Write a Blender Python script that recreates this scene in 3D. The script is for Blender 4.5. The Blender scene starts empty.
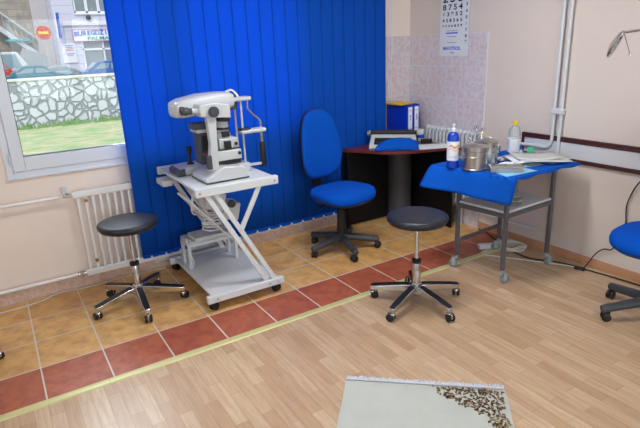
import bpy, bmesh, math, random
from mathutils import Vector, Matrix, noise
random.seed(7)
PI = math.pi
scene = bpy.context.scene
COL = scene.collection

# ---------------------------------------------------------------- camera
cam = bpy.data.cameras.new('camera')
cam_o = bpy.data.objects.new('camera', cam)
COL.objects.link(cam_o)
cam.sensor_width = 36
cam.lens = 522.41 / 640 * 36
cam.clip_end = 300
cam.clip_start = 0.05
_M = Matrix(((0.8454339343, 0.1976161665, -0.4961746804),
             (-0.5325350106, 0.2413020213, -0.8112828095),
             (-0.0405946455, 0.9501164062, 0.3092424445)))
cam_o.matrix_world = Matrix.Translation((0.0413, -3.0323, 1.6797)) @ _M.to_4x4()
scene.camera = cam_o

# ---------------------------------------------------------------- world, sun, room lights, exposure
world = bpy.data.worlds.new('world')
scene.world = world
world.use_nodes = True
bg = world.node_tree.nodes['Background']
bg.inputs[0].default_value = (0.80, 0.90, 1.0, 1)
bg.inputs[1].default_value = 1.0
sd = bpy.data.lights.new('sun', 'SUN')
sd.energy = 1.7
sd.angle = 0.02
sd.color = (1, 0.96, 0.9)
so = bpy.data.objects.new('sun', sd)
so.rotation_euler = (math.radians(42), 0, math.radians(-28))
COL.objects.link(so)


def area(name, loc, rot, sx, sy, power, color):
    d = bpy.data.lights.new(name, 'AREA')
    d.shape = 'RECTANGLE'
    d.size = sx
    d.size_y = sy
    d.energy = power
    d.color = color
    o = bpy.data.objects.new(name, d)
    o.location = loc
    o.rotation_euler = rot
    COL.objects.link(o)
    return o


# daylight outside the two windows that lie out of the frame, and two unseen lamps added under the ceiling as fill
area('daylight_side_window', (-2.2, -1.9, 1.55), (0, -PI / 2, 0), 1.5, 2.4, 46, (0.74, 0.89, 1.0))
area('daylight_rear_window', (1.0, -5.75, 1.6), (PI / 2, 0, 0), 3.0, 1.5, 88, (0.85, 0.96, 1.0))
area('daylight_front_window', (1.55, 1.32, 1.6), (-PI / 2, 0, 0), 1.5, 1.3, 55, (0.92, 0.97, 1.0))
area('daylight_sky_through_window', (0.30, 1.80, 3.9), (math.radians(-20), 0, 0), 0.35, 0.35, 60, (1.0, 0.96, 0.9))
area('daylight_high_sky_through_window', (0.35, 2.3, 3.0), (math.radians(-36), 0, 0), 1.0, 0.9, 85, (0.72, 0.87, 1.0))
area('ceiling_fill_light', (1.9, -0.7, 2.62), (0, 0, 0), 1.2, 0.3, 37, (0.95, 0.97, 1.0))
area('ceiling_fill_light_rear', (1.3, -3.9, 2.62), (0, 0, 0), 1.2, 0.3, 16, (0.95, 0.97, 1.0))
scene.view_settings.view_transform = 'Standard'
scene.view_settings.look = 'None'
scene.view_settings.gamma = 1
scene.view_settings.use_curve_mapping = False
scene.view_settings.exposure = 0.0


# ---------------------------------------------------------------- helpers
def lin(h):
    h = h.lstrip('#')
    out = []
    for i in (0, 2, 4):
        c = int(h[i:i + 2], 16) / 255
        out.append(c / 12.92 if c <= 0.04045 else ((c + 0.055) / 1.055) ** 2.4)
    return (*out, 1)


def mat(name, color, rough=0.5, metal=0.0, var=0.06, scale=30, bump=0.0, bscale=200, spec=0.5, emit=None, trans=0.0, alpha=1.0, coat=0.0):
    m = bpy.data.materials.new(name)
    m.use_nodes = True
    nt = m.node_tree
    p = nt.nodes['Principled BSDF']
    c = lin(color)
    tc = nt.nodes.new('ShaderNodeTexCoord')
    nz = nt.nodes.new('ShaderNodeTexNoise')
    nz.inputs['Scale'].default_value = scale
    nz.inputs['Detail'].default_value = 4
    nt.links.new(tc.outputs['Object'], nz.inputs['Vector'])
    mx = nt.nodes.new('ShaderNodeMix')
    mx.data_type = 'RGBA'
    mx.inputs[6].default_value = tuple(x * (1 - var) for x in c[:3]) + (1,)
    mx.inputs[7].default_value = tuple(min(1, x * (1 + var)) for x in c[:3]) + (1,)
    nt.links.new(nz.outputs['Fac'], mx.inputs[0])
    nt.links.new(mx.outputs[2], p.inputs['Base Color'])
    p.inputs['Roughness'].default_value = rough
    p.inputs['Metallic'].default_value = metal
    p.inputs['Specular IOR Level'].default_value = spec
    p.inputs['Transmission Weight'].default_value = trans
    p.inputs['Alpha'].default_value = alpha
    p.inputs['Coat Weight'].default_value = coat
    if emit:
        p.inputs['Emission Color'].default_value = lin(color)
        p.inputs['Emission Strength'].default_value = emit
    if bump:
        n2 = nt.nodes.new('ShaderNodeTexNoise')
        n2.inputs['Scale'].default_value = bscale
        n2.inputs['Detail'].default_value = 3
        nt.links.new(tc.outputs['Object'], n2.inputs['Vector'])
        b = nt.nodes.new('ShaderNodeBump')
        b.inputs['Strength'].default_value = bump
        b.inputs['Distance'].default_value = 0.01
        nt.links.new(n2.outputs['Fac'], b.inputs['Height'])
        nt.links.new(b.outputs[0], p.inputs['Normal'])
    return m


def brick_mat(name, axes, w, h, c1, c2, mortar, msize, mottle, mscale, rough, mott_amt=0.5, off=0.0, shift=(0, 0), stretch=None, bump=0.3, ramp=(0.42, 0.62)):
    m = bpy.data.materials.new(name)
    m.use_nodes = True
    nt = m.node_tree
    N = nt.nodes.new
    L = nt.links.new
    p = nt.nodes['Principled BSDF']
    tc = N('ShaderNodeTexCoord')
    sp = N('ShaderNodeSeparateXYZ')
    L(tc.outputs['Object'], sp.inputs[0])
    cb = N('ShaderNodeCombineXYZ')
    for i in (0, 1):
        ad = N('ShaderNodeMath')
        ad.operation = 'ADD'
        ad.inputs[1].default_value = shift[i]
        L(sp.outputs['XYZ'.index(axes[i])], ad.inputs[0])
        L(ad.outputs[0], cb.inputs[i])
    br = N('ShaderNodeTexBrick')
    br.offset = off
    br.inputs['Scale'].default_value = 1
    br.inputs['Brick Width'].default_value = w
    br.inputs['Row Height'].default_value = h
    br.inputs['Mortar Size'].default_value = msize
    br.inputs['Mortar Smooth'].default_value = 0.1
    br.inputs['Color1'].default_value = lin(c1)
    br.inputs['Color2'].default_value = lin(c2)
    br.inputs['Mortar'].default_value = lin(mortar)
    L(cb.outputs[0], br.inputs['Vector'])
    nz = N('ShaderNodeTexNoise')
    nz.inputs['Scale'].default_value = mscale
    nz.inputs['Detail'].default_value = 6
    nz.inputs['Roughness'].default_value = 0.62
    if stretch:
        mp = N('ShaderNodeMapping')
        mp.inputs['Scale'].default_value = stretch
        L(tc.outputs['Object'], mp.inputs['Vector'])
        L(mp.outputs[0], nz.inputs['Vector'])
    else:
        L(tc.outputs['Object'], nz.inputs['Vector'])
    rp = N('ShaderNodeMapRange')
    rp.inputs['From Min'].default_value = ramp[0]
    rp.inputs['From Max'].default_value = ramp[1]
    rp.inputs['To Max'].default_value = mott_amt
    L(nz.outputs['Fac'], rp.inputs['Value'])
    inv = N('ShaderNodeMath')
    inv.operation = 'SUBTRACT'
    inv.inputs[0].default_value = 1
    L(br.outputs['Fac'], inv.inputs[1])
    ml = N('ShaderNodeMath')
    ml.operation = 'MULTIPLY'
    L(rp.outputs[0], ml.inputs[0])
    L(inv.outputs[0], ml.inputs[1])
    mx = N('ShaderNodeMix')
    mx.data_type = 'RGBA'
    L(ml.outputs[0], mx.inputs[0])
    L(br.outputs['Color'], mx.inputs[6])
    mx.inputs[7].default_value = lin(mottle)
    L(mx.outputs[2], p.inputs['Base Color'])
    p.inputs['Roughness'].default_value = rough
    b = N('ShaderNodeBump')
    b.inputs['Strength'].default_value = bump
    b.inputs['Distance'].default_value = 0.002
    L(inv.outputs[0], b.inputs['Height'])
    L(b.outputs[0], p.inputs['Normal'])
    return m


class B:
    def __init__(self):
        self.bm = bmesh.new()
        self.mi = 0

    def _f(self, vs):
        try:
            f = self.bm.faces.new(vs)
            f.material_index = self.mi
            return f
        except ValueError:
            return None

    def box(self, c, s, rot=None):
        M = Matrix.Translation(c) @ (rot.to_4x4() if rot is not None else Matrix())
        v = [self.bm.verts.new(M @ Vector((x * s[0] / 2, y * s[1] / 2, z * s[2] / 2))) for x in (-1, 1) for y in (-1, 1) for z in (-1, 1)]
        for q in ((0, 1, 3, 2), (4, 6, 7, 5), (0, 4, 5, 1), (2, 3, 7, 6), (0, 2, 6, 4), (1, 5, 7, 3)):
            self._f([v[i] for i in q])
        return self

    def bb(self, a, b):
        return self.box([(a[i] + b[i]) / 2 for i in range(3)], [abs(b[i] - a[i]) for i in range(3)])

    def beam(self, p, q, w, h, up=(0, 0, 1)):
        p = Vector(p)
        q = Vector(q)
        d = (q - p)
        L = d.length
        x = d.normalized()
        y = Vector(up).cross(x).normalized()
        z = x.cross(y)
        return self.box((p + q) / 2, (L, w, h), Matrix((x, y, z)).transposed())

    def tube(self, pts, r, seg=10, closed=False):
        pts = [Vector(p) for p in pts]
        n = len(pts)
        rs = r if isinstance(r, (list, tuple)) else [r] * n
        rings = []
        prev = None
        for i, p in enumerate(pts):
            if closed:
                t = pts[(i + 1) % n] - pts[i - 1]
            else:
                t = (pts[min(i + 1, n - 1)] - pts[max(i - 1, 0)])
            t.normalize()
            if prev is None:
                a = Vector((0, 0, 1)) if abs(t.z) < 0.9 else Vector((1, 0, 0))
                u = t.cross(a).normalized()
            else:
                u = (prev - t * prev.dot(t)).normalized()
            prev = u
            w = t.cross(u)
            rings.append([self.bm.verts.new(p + (u * math.cos(2 * PI * k / seg) + w * math.sin(2 * PI * k / seg)) * rs[i]) for k in range(seg)])
        m = n if closed else n - 1
        for i in range(m):
            a = rings[i]
            b = rings[(i + 1) % n]
            for k in range(seg):
                self._f([a[k], a[(k + 1) % seg], b[(k + 1) % seg], b[k]])
        if not closed:
            self._f(rings[0][::-1])
            self._f(rings[-1])
        return self

    def lathe(self, prof, c=(0, 0, 0), rot=None, seg=28, sx=1, sy=1):
        M = Matrix.Translation(c) @ (rot.to_4x4() if rot is not None else Matrix())
        rings = []
        for r, z in prof:
            if r < 1e-6:
                rings.append([self.bm.verts.new(M @ Vector((0, 0, z)))])
            else:
                rings.append([self.bm.verts.new(M @ Vector((r * sx * math.cos(2 * PI * k / seg), r * sy * math.sin(2 * PI * k / seg), z))) for k in range(seg)])
        for a, b in zip(rings, rings[1:]):
            for k in range(seg):
                k2 = (k + 1) % seg
                if len(a) == 1 and len(b) == 1:
                    continue
                if len(a) == 1:
                    self._f([a[0], b[k2], b[k]])
                elif len(b) == 1:
                    self._f([a[k], a[k2], b[0]])
                else:
                    self._f([a[k], a[k2], b[k2], b[k]])
        if len(rings[0]) > 1:
            self._f(rings[0][::-1])
        if len(rings[-1]) > 1:
            self._f(rings[-1])
        return self

    def prism(self, poly, a, b, M=None, taper=None):
        """poly in local xy, extruded a..b along local z"""
        M = M or Matrix()
        lo = [self.bm.verts.new(M @ Vector((x, y, a))) for x, y in poly]
        tp = taper or poly
        hi = [self.bm.verts.new(M @ Vector((x, y, b))) for x, y in tp]
        n = len(poly)
        self._f(lo[::-1])
        self._f(hi)
        for i in range(n):
            self._f([lo[i], lo[(i + 1) % n], hi[(i + 1) % n], hi[i]])
        return self

    def rings(self, outline, rs, M=None):
        """outline list of (x,y); rs list of (scale, z); caps closed"""
        M = M or Matrix()
        R = []
        for s, z in rs:
            if s == 0:
                R.append([self.bm.verts.new(M @ Vector((0, 0, z)))])
            else:
                R.append([self.bm.verts.new(M @ Vector((x * s, y * s, z))) for x, y in outline])
        n = len(outline)
        for a, b in zip(R, R[1:]):
            for k in range(n):
                k2 = (k + 1) % n
                if len(a) == 1:
                    self._f([a[0], b[k2], b[k]])
                elif len(b) == 1:
                    self._f([a[k], a[k2], b[0]])
                else:
                    self._f([a[k], a[k2], b[k2], b[k]])
        for q in (R[0], R[-1]):
            if len(q) > 1:
                self._f(q)
        return self

    def grid(self, fn, nu, nv):
        V = [[self.bm.verts.new(fn(i / nu, j / nv)) for j in range(nv + 1)] for i in range(nu + 1)]
        for i in range(nu):
            for j in range(nv):
                self._f([V[i][j], V[i + 1][j], V[i + 1][j + 1], V[i][j + 1]])
        return self


def obj(name, b, m, parent=None, smooth=True, bevel=0.0, seg=2, loc=None, rotz=None, sharp=35, solid=0, fix=True):
    bm = b.bm
    if fix:
        bmesh.ops.recalc_face_normals(bm, faces=bm.faces[:])
    me = bpy.data.meshes.new(name)
    bm.to_mesh(me)
    bm.free()
    for x in (m if isinstance(m, (list, tuple)) else [m]):
        me.materials.append(x)
    if smooth:
        for p in me.polygons:
            p.use_smooth = True
        me.set_sharp_from_angle(angle=math.radians(sharp))
    o = bpy.data.objects.new(name, me)
    COL.objects.link(o)
    if parent is not None:
        o.parent = parent
    if loc is not None:
        o.location = loc
    if rotz is not None:
        o.rotation_euler = (0, 0, rotz)
    if solid:
        s = o.modifiers.new('solid', 'SOLIDIFY')
        s.thickness = solid
        s.offset = 0
    if bevel:
        mo = o.modifiers.new('bevel', 'BEVEL')
        mo.width = bevel
        mo.segments = seg
        mo.limit_method = 'ANGLE'
        mo.angle_limit = math.radians(40)
    return o


def thing(name, label, cat, loc=(0, 0, 0), rotz=0, group=None):
    o = bpy.data.objects.new(name, None)
    o.empty_display_size = 0.1
    COL.objects.link(o)
    o.location = loc
    o.rotation_euler = (0, 0, rotz)
    tag(o, label, cat, group)
    return o


def tag(o, label, cat, group=None, kind=None):
    o['label'] = label
    o['category'] = cat
    if group:
        o['group'] = group
    if kind:
        o['kind'] = kind
    return o


def struct(name, b, m, parent=None, label=None, **k):
    o = obj(name, b, m, parent, **k)
    if parent is None:
        o['kind'] = 'structure'
        if label:
            o['label'] = label
    return o


def text(name, s, size, m, M, parent=None, bold=0.0, sx=1.0, ext=0.0005):
    cu = bpy.data.curves.new(name, 'FONT')
    cu.body = s
    cu.size = size
    cu.align_x = 'CENTER'
    cu.align_y = 'CENTER'
    cu.extrude = ext
    cu.offset = bold
    t = bpy.data.objects.new('tmp_text', cu)
    COL.objects.link(t)
    bpy.context.view_layer.update()
    dg = bpy.context.evaluated_depsgraph_get()
    me = bpy.data.meshes.new_from_object(t.evaluated_get(dg))
    bpy.data.objects.remove(t)
    me.name = name
    me.transform(M @ Matrix.Diagonal((sx, 1, 1, 1)))
    me.materials.clear()
    me.materials.append(m)
    o = bpy.data.objects.new(name, me)
    COL.objects.link(o)
    if parent is not None:
        o.parent = parent
    return o


def spline(pts, n=8):
    P = [Vector(p) for p in pts]
    P = [P[0] * 2 - P[1]] + P + [P[-1] * 2 - P[-2]]
    out = []
    for i in range(1, len(P) - 2):
        for k in range(n):
            t = k / n
            a, b, c, d = P[i - 1], P[i], P[i + 1], P[i + 2]
            out.append(0.5 * ((2 * b) + (c - a) * t + (2 * a - 5 * b + 4 * c - d) * t * t + (3 * b - a - 3 * c + d) * t ** 3))
    out.append(P[-2])
    return out


def rz(a):
    return Matrix.Rotation(a, 3, 'Z')


def ry(a):
    return Matrix.Rotation(a, 3, 'Y')


def rx(a):
    return Matrix.Rotation(a, 3, 'X')


# ---------------------------------------------------------------- materials
M_wallL = mat('peach_plaster', '#f6e7dd', 0.9, var=0.03, scale=3, bump=0.1, bscale=60)
M_wallR = mat('beige_plaster', '#dccfc6', 0.9, var=0.03, scale=3, bump=0.1, bscale=60)
M_ceil = mat('ceiling_paint', '#f2efe8', 0.95)
M_white = mat('white_enamel', '#d6dadd', 0.35, var=0.02)
M_radw = mat('radiator_white', '#f4f4f4', 0.35, var=0.02)
M_pvc = mat('white_pvc', '#e2e9f4', 0.3, var=0.02)
M_cream = mat('cream_enamel', '#d6d8da', 0.4, var=0.03)
M_instr = mat('instrument_white', '#c4c6c8', 0.35, var=0.03, coat=0.2)
M_instr_g = mat('instrument_light_grey', '#c9c8c6', 0.4)
M_dgrey = mat('dark_grey_plastic', '#3d4046', 0.45)
M_black = mat('black_plastic', '#17181b', 0.45)
M_blackp = mat('black_laminate', '#0b0c0e', 0.5, spec=0.25)
M_post = mat('anthracite_panel', '#43454a', 0.55)
M_vinyl = mat('black_vinyl', '#1d2028', 0.42, var=0.1, bump=0.05, bscale=120)
M_chrome = mat('chrome', '#c9cacb', 0.18, 1.0, var=0.03)
M_steel = mat('steel', '#bdbab7', 0.3, 1.0, var=0.05)
M_brass = mat('brass', '#b08d45', 0.35, 1.0)
M_blue_fab = mat('blue_fabric', '#0050ba', 0.9, spec=0.15, var=0.12, scale=250, bump=0.25, bscale=600)
M_cloth = mat('blue_cloth', '#0556c0', 0.85, spec=0.15, var=0.08, scale=120, bump=0.15, bscale=400)
M_cherry = mat('cherry_laminate', '#6e2a22', 0.3, var=0.25, scale=14)
M_frame_dk = mat('grey_steel_paint', '#5a5a5e', 0.45)
M_caster_g = mat('grey_caster', '#9aa3a8', 0.45)
M_tire_g = mat('grey_rubber', '#7d858a', 0.6)
M_brown = mat('brown_wood_trim', '#4a2524', 0.4, var=0.2)
M_panel = mat('pale_wall_panel', '#d5d6da', 0.5, var=0.02)
M_base = mat('beech_baseboard', '#c99470', 0.45, var=0.12, scale=18)
M_gold = mat('gold_anodised', '#d2cd92', 0.4, 0.2, var=0.05)
M_paper = mat('white_paper', '#e9ecf0', 0.8, var=0.02)
M_binder = mat('blue_binder_board', '#0a35c0', 0.4, var=0.06)
M_yellow = mat('yellow_card', '#e8c012', 0.5)
M_yplast = mat('yellow_plastic', '#e9cf22', 0.4)
M_bluepl = mat('blue_plastic', '#0d3fb8', 0.3)
M_cyan = mat('cyan_plastic', '#2787c9', 0.35)
M_lblue = mat('light_blue_paper', '#8ecbe4', 0.8)
M_pink = mat('pink_plastic', '#e06aa0', 0.5)
M_green = mat('green_label', '#4cb088', 0.5)
M_orange = mat('orange_print', '#e8a04a', 0.6)
M_ink = mat('black_ink', '#22252b', 0.7)
M_inkb = mat('blue_ink', '#1850c8', 0.7)
M_cable_b = mat('black_cable', '#15161a', 0.5)
M_cable_w = mat('white_cable', '#dcdcd8', 0.5)
M_typew = mat('typewriter_grey', '#cfd3cd', 0.45)
M_clear = mat('clear_plastic', '#dfe9f0', 0.12, trans=0.7, alpha=0.55)
M_glassjar = mat('jar_glass', '#e6f0f0', 0.05, trans=0.95, alpha=0.45)
M_bag = mat('clear_bag_film', '#c5d2cf', 0.2, trans=0.4, alpha=0.7)


def glass_mat():
    m = bpy.data.materials.new('window_glass')
    m.use_nodes = True
    nt = m.node_tree
    out = nt.nodes['Material Output']
    nt.nodes.remove(nt.nodes['Principled BSDF'])
    t = nt.nodes.new('ShaderNodeBsdfTransparent')
    g = nt.nodes.new('ShaderNodeBsdfGlossy')
    g.inputs['Roughness'].default_value = 0.02
    f = nt.nodes.new('ShaderNodeFresnel')
    f.inputs['IOR'].default_value = 1.3
    mx = nt.nodes.new('ShaderNodeMixShader')
    nt.links.new(f.outputs[0], mx.inputs[0])
    nt.links.new(t.outputs[0], mx.inputs[1])
    nt.links.new(g.outputs[0], mx.inputs[2])
    nt.links.new(mx.outputs[0], out.inputs[0])
    return m


M_glass = glass_mat()


def blind_mat():
    m = mat('blue_blind_fabric', '#0b5ac8', 0.9, var=0.06, scale=300, bump=0.1, bscale=500, spec=0.2)
    nt = m.node_tree
    p = nt.nodes['Principled BSDF']
    out = nt.nodes['Material Output']
    tl = nt.nodes.new('ShaderNodeBsdfTranslucent')
    tl.inputs[0].default_value = lin('#0f6edc')
    mx = nt.nodes.new('ShaderNodeMixShader')
    mx.inputs[0].default_value = 0.32
    nt.links.new(p.outputs[0], mx.inputs[1])
    nt.links.new(tl.outputs[0], mx.inputs[2])
    nt.links.new(mx.outputs[0], out.inputs[0])
    return m


M_blind = blind_mat()

# ---------------------------------------------------------------- room shell
WY = 1.06      # window wall
WX = 3.66      # right wall
LX, BY, CZ = -2.0, -5.5, 2.75
T = 0.333
M_lam = brick_mat('beech_laminate', 'YX', 0.36, 0.066, '#d4b897', '#bd9876', '#a07d62', 0.0009, '#ab8566', 3.0, 0.33, 0.45, off=0.37, stretch=(16, 1.4, 1), bump=0.05)
M_tile_y = brick_mat('ochre_floor_tile', 'XY', T, T, '#e3b674', '#ddaa64', '#d6cfc6', 0.0045, '#c08a58', 9, 0.33, 0.8, bump=0.4)
M_tile_r = brick_mat('terracotta_floor_tile', 'XY', T, .37, '#bd6a4c', '#b16044', '#d6cfc6', 0.0045, '#974a3a', 12, 0.36, 0.7, shift=(0, 0), bump=0.4)
M_pinkR = brick_mat('pink_wall_tile', 'YZ', 0.228, 0.28, '#ded8dc', '#dad3d8', '#dcdce2', 0.0035, '#d2b2b2', 26, 0.3, 0.65, shift=(0.140, -0.04), bump=0.3)
M_pinkF = brick_mat('pink_wall_tile_front', 'XZ', 0.228, 0.28, '#ded8dc', '#dad3d8', '#dcdce2', 0.0035, '#d2b2b2', 26, 0.3, 0.65, shift=(0.0, -0.04), bump=0.3)
M_skirt = brick_mat('pink_skirting_tile', 'XZ', 0.30, 0.5, '#e0c4b4', '#dcc0b2', '#d8cfc8', 0.003, '#c49a88', 38, 0.35, 0.6, shift=(0.1, 0.2), bump=0.3)

b = B()
V = [b.bm.verts.new(p) for p in ((LX, BY, 0), (WX, BY, 0), (WX, -.36, 0), (LX, -.36, 0), (WX, 0, 0), (LX, 0, 0), (WX, WY, 0), (LX, WY, 0))]
for q, mi in (((0, 1, 2, 3), 0), ((3, 2, 4, 5), 1), ((5, 4, 6, 7), 2)):
    b.mi = mi
    b._f([V[i] for i in q])
b.mi = 0
b.bb((LX, BY, -0.12), (WX, WY, -0.001))
struct('floor', b, [M_lam, M_tile_r, M_tile_y], label='beech laminate floor with terracotta and ochre tiles', smooth=False, fix=False)
struct('ceiling', B().bb((LX - .1, BY - .1, CZ), (WX + .1, WY + .2, CZ + .1)), M_ceil)

# window wall with opening
wx0, wx1, wz0, wz1 = 0.055, 2.45, 0.885, 2.35
b = B()
b.bb((LX - .1, WY, 0), (wx0, WY + .22, CZ)).bb((wx1, WY, 0), (WX + .1, WY + .22, CZ))
b.bb((wx0, WY, 0), (wx1, WY + .22, wz0)).bb((wx0, WY, wz1), (wx1, WY + .22, CZ))
struct('wall_front', b, M_wallL, smooth=False)
b = B().bb((WX, BY - .1, 0), (WX + .12, WY, CZ))
struct('wall_right', b, M_wallR, smooth=False)
b = B()
lw = (-3.2, -0.7, 0.8, 2.3)
b.bb((LX - .1, BY, 0), (LX, lw[0], CZ)).bb((LX - .1, lw[1], 0), (LX, WY, CZ))
b.bb((LX - .1, lw[0], 0), (LX, lw[1], lw[2])).bb((LX - .1, lw[0], lw[3]), (LX, lw[1], CZ))
struct('wall_left', b, M_wallL, smooth=False)
b = B()
bw = (-0.6, 2.6, 0.8, 2.4)
b.bb((LX - .1, BY - .1, 0), (bw[0], BY, CZ)).bb((bw[1], BY - .1, 0), (WX, BY, CZ))
b.bb((bw[0], BY - .1, 0), (bw[1], BY, bw[2])).bb((bw[0], BY - .1, bw[3]), (bw[1], BY, CZ))
struct('wall_back', b, M_wallR, smooth=False)


def window(name, x0, x1, z0, z1, y, lab, sashes, M=None):
    r = bpy.data.objects.new(name, None)
    COL.objects.link(r)
    r['kind'] = 'structure'
    r['label'] = lab
    if M is not None:
        r.matrix_world = M
    b = B()
    f = 0.045
    b.bb((x0, y, z0), (x0 + f, y + .07, z1)).bb((x1 - f, y, z0), (x1, y + .07, z1))
    b.bb((x0 + f, y + .0005, z0), (x1 - f, y + .0695, z0 + f)).bb((x0 + f, y + .0005, z1 - f), (x1 - f, y + .0695, z1))
    obj('outer_frame', b, M_pvc, r, smooth=False, bevel=.004)
    n = sashes
    w = (x1 - x0 - 2 * f) / n
    for k in range(n):
        a = x0 + f + k * w
        s = .075
        c = B()
        zz0, zz1 = z0 + f, z1 - f
        c.bb((a, y - .012, zz0), (a + s, y + .055, zz1)).bb((a + w - s, y - .012, zz0), (a + w, y + .055, zz1))
        c.bb((a + s, y - .012, zz0), (a + w - s, y + .055, zz0 + s + .02)).bb((a + s, y - .012, zz1 - s), (a + w - s, y + .055, zz1))
        so_ = obj('sash', c, M_pvc, r, smooth=False, bevel=.005)
        g = B().bb((a + s - .006, y + .02, zz0 + s), (a + w - s + .006, y + .026, zz1 - s + .006))
        obj('glass_pane', g, M_glass, so_, smooth=False)
        for hz in (zz0 + .06, zz1 - .1):
            obj('hinge', B().tube([(a - .008, y - .009, hz), (a - .008, y - .009, hz + .07)], .007), M_pvc, so_)
        h = B().bb((a + s - .002, y + .006, zz0 + s + .017), (a + w - s + .002, y + .05, zz0 + s + .024)).bb((a + s - .001, y + .006, zz0 + s), (a + s + .004, y + .05, zz1 - s))
        obj('gasket', h, M_dgrey, so_, smooth=False)
        h = B().bb((a + w - .045, y - .03, z0 + .62), (a + w - .02, y - .012, z0 + .7)).bb((a + w - .04, y - .045, z0 + .55), (a + w - .025, y - .03, z0 + .69))
        obj('window_handle', h, M_pvc, so_, bevel=.003)
    return r


w1 = window('window_1', wx0, wx1, wz0, wz1, WY - .012, 'white plastic casement window behind the blue blind', 2)
b = B().bb((wx0 - .004, WY - .022, wz0 - .008), (wx1, WY + .02, wz0 + .010))
obj('window_sill', b, M_pvc, w1, bevel=.004)
window('window_2', -1.25, 1.25, lw[2], lw[3], 0, 'white casement window in the left wall', 3,
       Matrix.Translation((LX - .05, (lw[0] + lw[1]) / 2, 0)) @ Matrix.Rotation(PI / 2, 4, 'Z'))
window('window_3', -1.6, 1.6, bw[2], bw[3], 0, 'white casement window in the back wall', 3,
       Matrix.Translation(((bw[0] + bw[1]) / 2, BY - .05, 0)) @ Matrix.Rotation(PI, 4, 'Z'))

# tiled wall zone, skirting and baseboards
struct('trim_1', B().bb((WX - .012, .085, 0), (WX, WY, 1.72)), M_pinkR, label='pink wall tiles behind the desk', smooth=False)
struct('trim_2', B().bb((2.9, WY - .012, 0), (WX - .012, WY, 1.72)), M_pinkF, label='pink wall tiles beside the blind', smooth=False)
struct('baseboard_front', B().bb((LX, WY - .045, 0), (WX - .012, WY, .1)), M_skirt, smooth=False, bevel=.003)
struct('baseboard_right', B().bb((WX - .014, BY, 0), (WX, .085, .065)), M_base, bevel=.003)
b = B()
prof = [(-.393, 0), (-.386, .006), (-.360, .0085), (-.345, .006), (-.340, 0)]
for x0, x1 in ((LX, .302), (.304, 2.12), (2.122, WX - .014)):
    b.prism([(y, z) for y, z in prof], x0, x1, Matrix(((0, 0, 1, 0), (1, 0, 0, 0), (0, 1, 0, 0), (0, 0, 0, 1))))
for i in range(14):
    b.mi = 1
    b.lathe([(.004, 0), (.004, .0015), (0, .002)], (-.6 + i * .3 + .1, -.36, .0078), seg=8)
struct('trim_3', b, [M_gold, M_steel], label='gold metal strip between tiles and laminate')

# wall guard rail panel
t = thing('wall_guard_board', 'pale wall guard board with dark brown edging along right wall', 'wall panel', (WX - .001, -1.5, .75))
ly0, ly1 = -2.5, 1.165
obj('panel', B().bb((-.014, ly0, .035), (0, ly1, .165)), M_panel, t, bevel=.001)
b = B()
b.bb((-.022, ly0, .01), (0, ly1 + .01, .04)).bb((-.022, ly0, .155), (0, ly1 + .01, .172)).bb((-.022, ly0, .176), (0, ly1 + .01, .192)).bb((-.018, ly0, .170), (0, ly1 + .01, .178))
b.bb((-.0225, ly1 - .012, .01), (0, ly1 + .012, .192))
obj('edging', b, M_brown, t, bevel=.003)

# ---------------------------------------------------------------- heating: radiator with pipes under the window
t = thing('panel_radiator', 'white tubular radiator under the window behind the black stool', 'radiator', (.42, 0, 0))
for z in (.72, .115):
    obj('header', B().bb((0, .968, z - .024), (1.1, 1.0, z + .024)), M_radw, t, bevel=.008)
for i in range(21):
    x = .025 + i * .051
    obj('radiator_tube', B().bb((x, .974, .12), (x + .020, .994, .72)), M_radw, t, bevel=.006)
for z in (.72, .115):
    b = B().tube([(.02, .99, z), (-.055, .99, z)], .011)
    b.lathe([(.018, -.014), (.018, .014)], (-.03, .99, z), ry(PI / 2), seg=6)
    obj('valve', b, M_steel, t)
obj('valve_cap', B().bb((-.062, .955, .745), (-.028, .99, .79)).tube([(-.045, .975, .72), (-.045, .975, .75)], .008), M_white, t, bevel=.004)
for z in (.672, .205):
    obj('bleed_plug', B().tube([(.085, .955, z), (.085, .974, z)], .012), M_brass, t)
for x, z in ((.3, .165), (.9, .66), (.3, .66)):
    obj('wall_bracket', B().tube([(x, .994, z), (x, 1.058, z)], .01), M_white, t)
b = B()
o = obj('heating_pipe', b.tube([(-1.95, .985, .715), (.36, .99, .72)], .0125, 14), M_radw)
tag(o, 'upper white heating pipe running left from the radiator valve', 'pipe')
o = obj('heating_pipe', B().tube([(-1.95, .985, .105), (.36, .99, .115)], .0125, 14), M_radw)
tag(o, 'lower white heating pipe just above the skirting at left', 'pipe')

# cast iron radiator in the corner
t = thing('column_radiator', 'old white ribbed radiator on the pink tiles behind the desk', 'radiator', (3.595, .02, 0))
for i in range(15):
    y = .03 + i * .046
    b = B()
    for dx in (-.03, .018):
        pts = [(dx, y, .22), (dx, y, .86)]
        b.tube(pts, [.014, .014], 8)
    b.lathe([(0, -.019), (.014, -.017), (.026, -.006), (.026, .006), (.014, .017), (0, .019)], (-.006, y, .875), rx(PI / 2), seg=12)
    b.lathe([(0, -.019), (.014, -.017), (.026, -.006), (.026, .006), (.014, .017), (0, .019)], (-.006, y, .2), rx(PI / 2), seg=12)
    b.bb((-.03, y - .007, .2), (.022, y + .007, .86))
    obj('rib', b, M_cream, t)
for y in (.22, .62):
    obj('foot', B().bb((-.02, y, .0), (.015, y + .03, .2)), M_cream, t)
o = obj('heating_pipe', B().tube(spline([(3.6, .04, .2), (3.61, -.02, .2), (3.62, -.10, .17), (3.622, -.45, .165), (3.622, -.55, .165)]), .011), M_white)
tag(o, 'low white pipe on right wall running behind the trolley legs', 'pipe')

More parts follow.
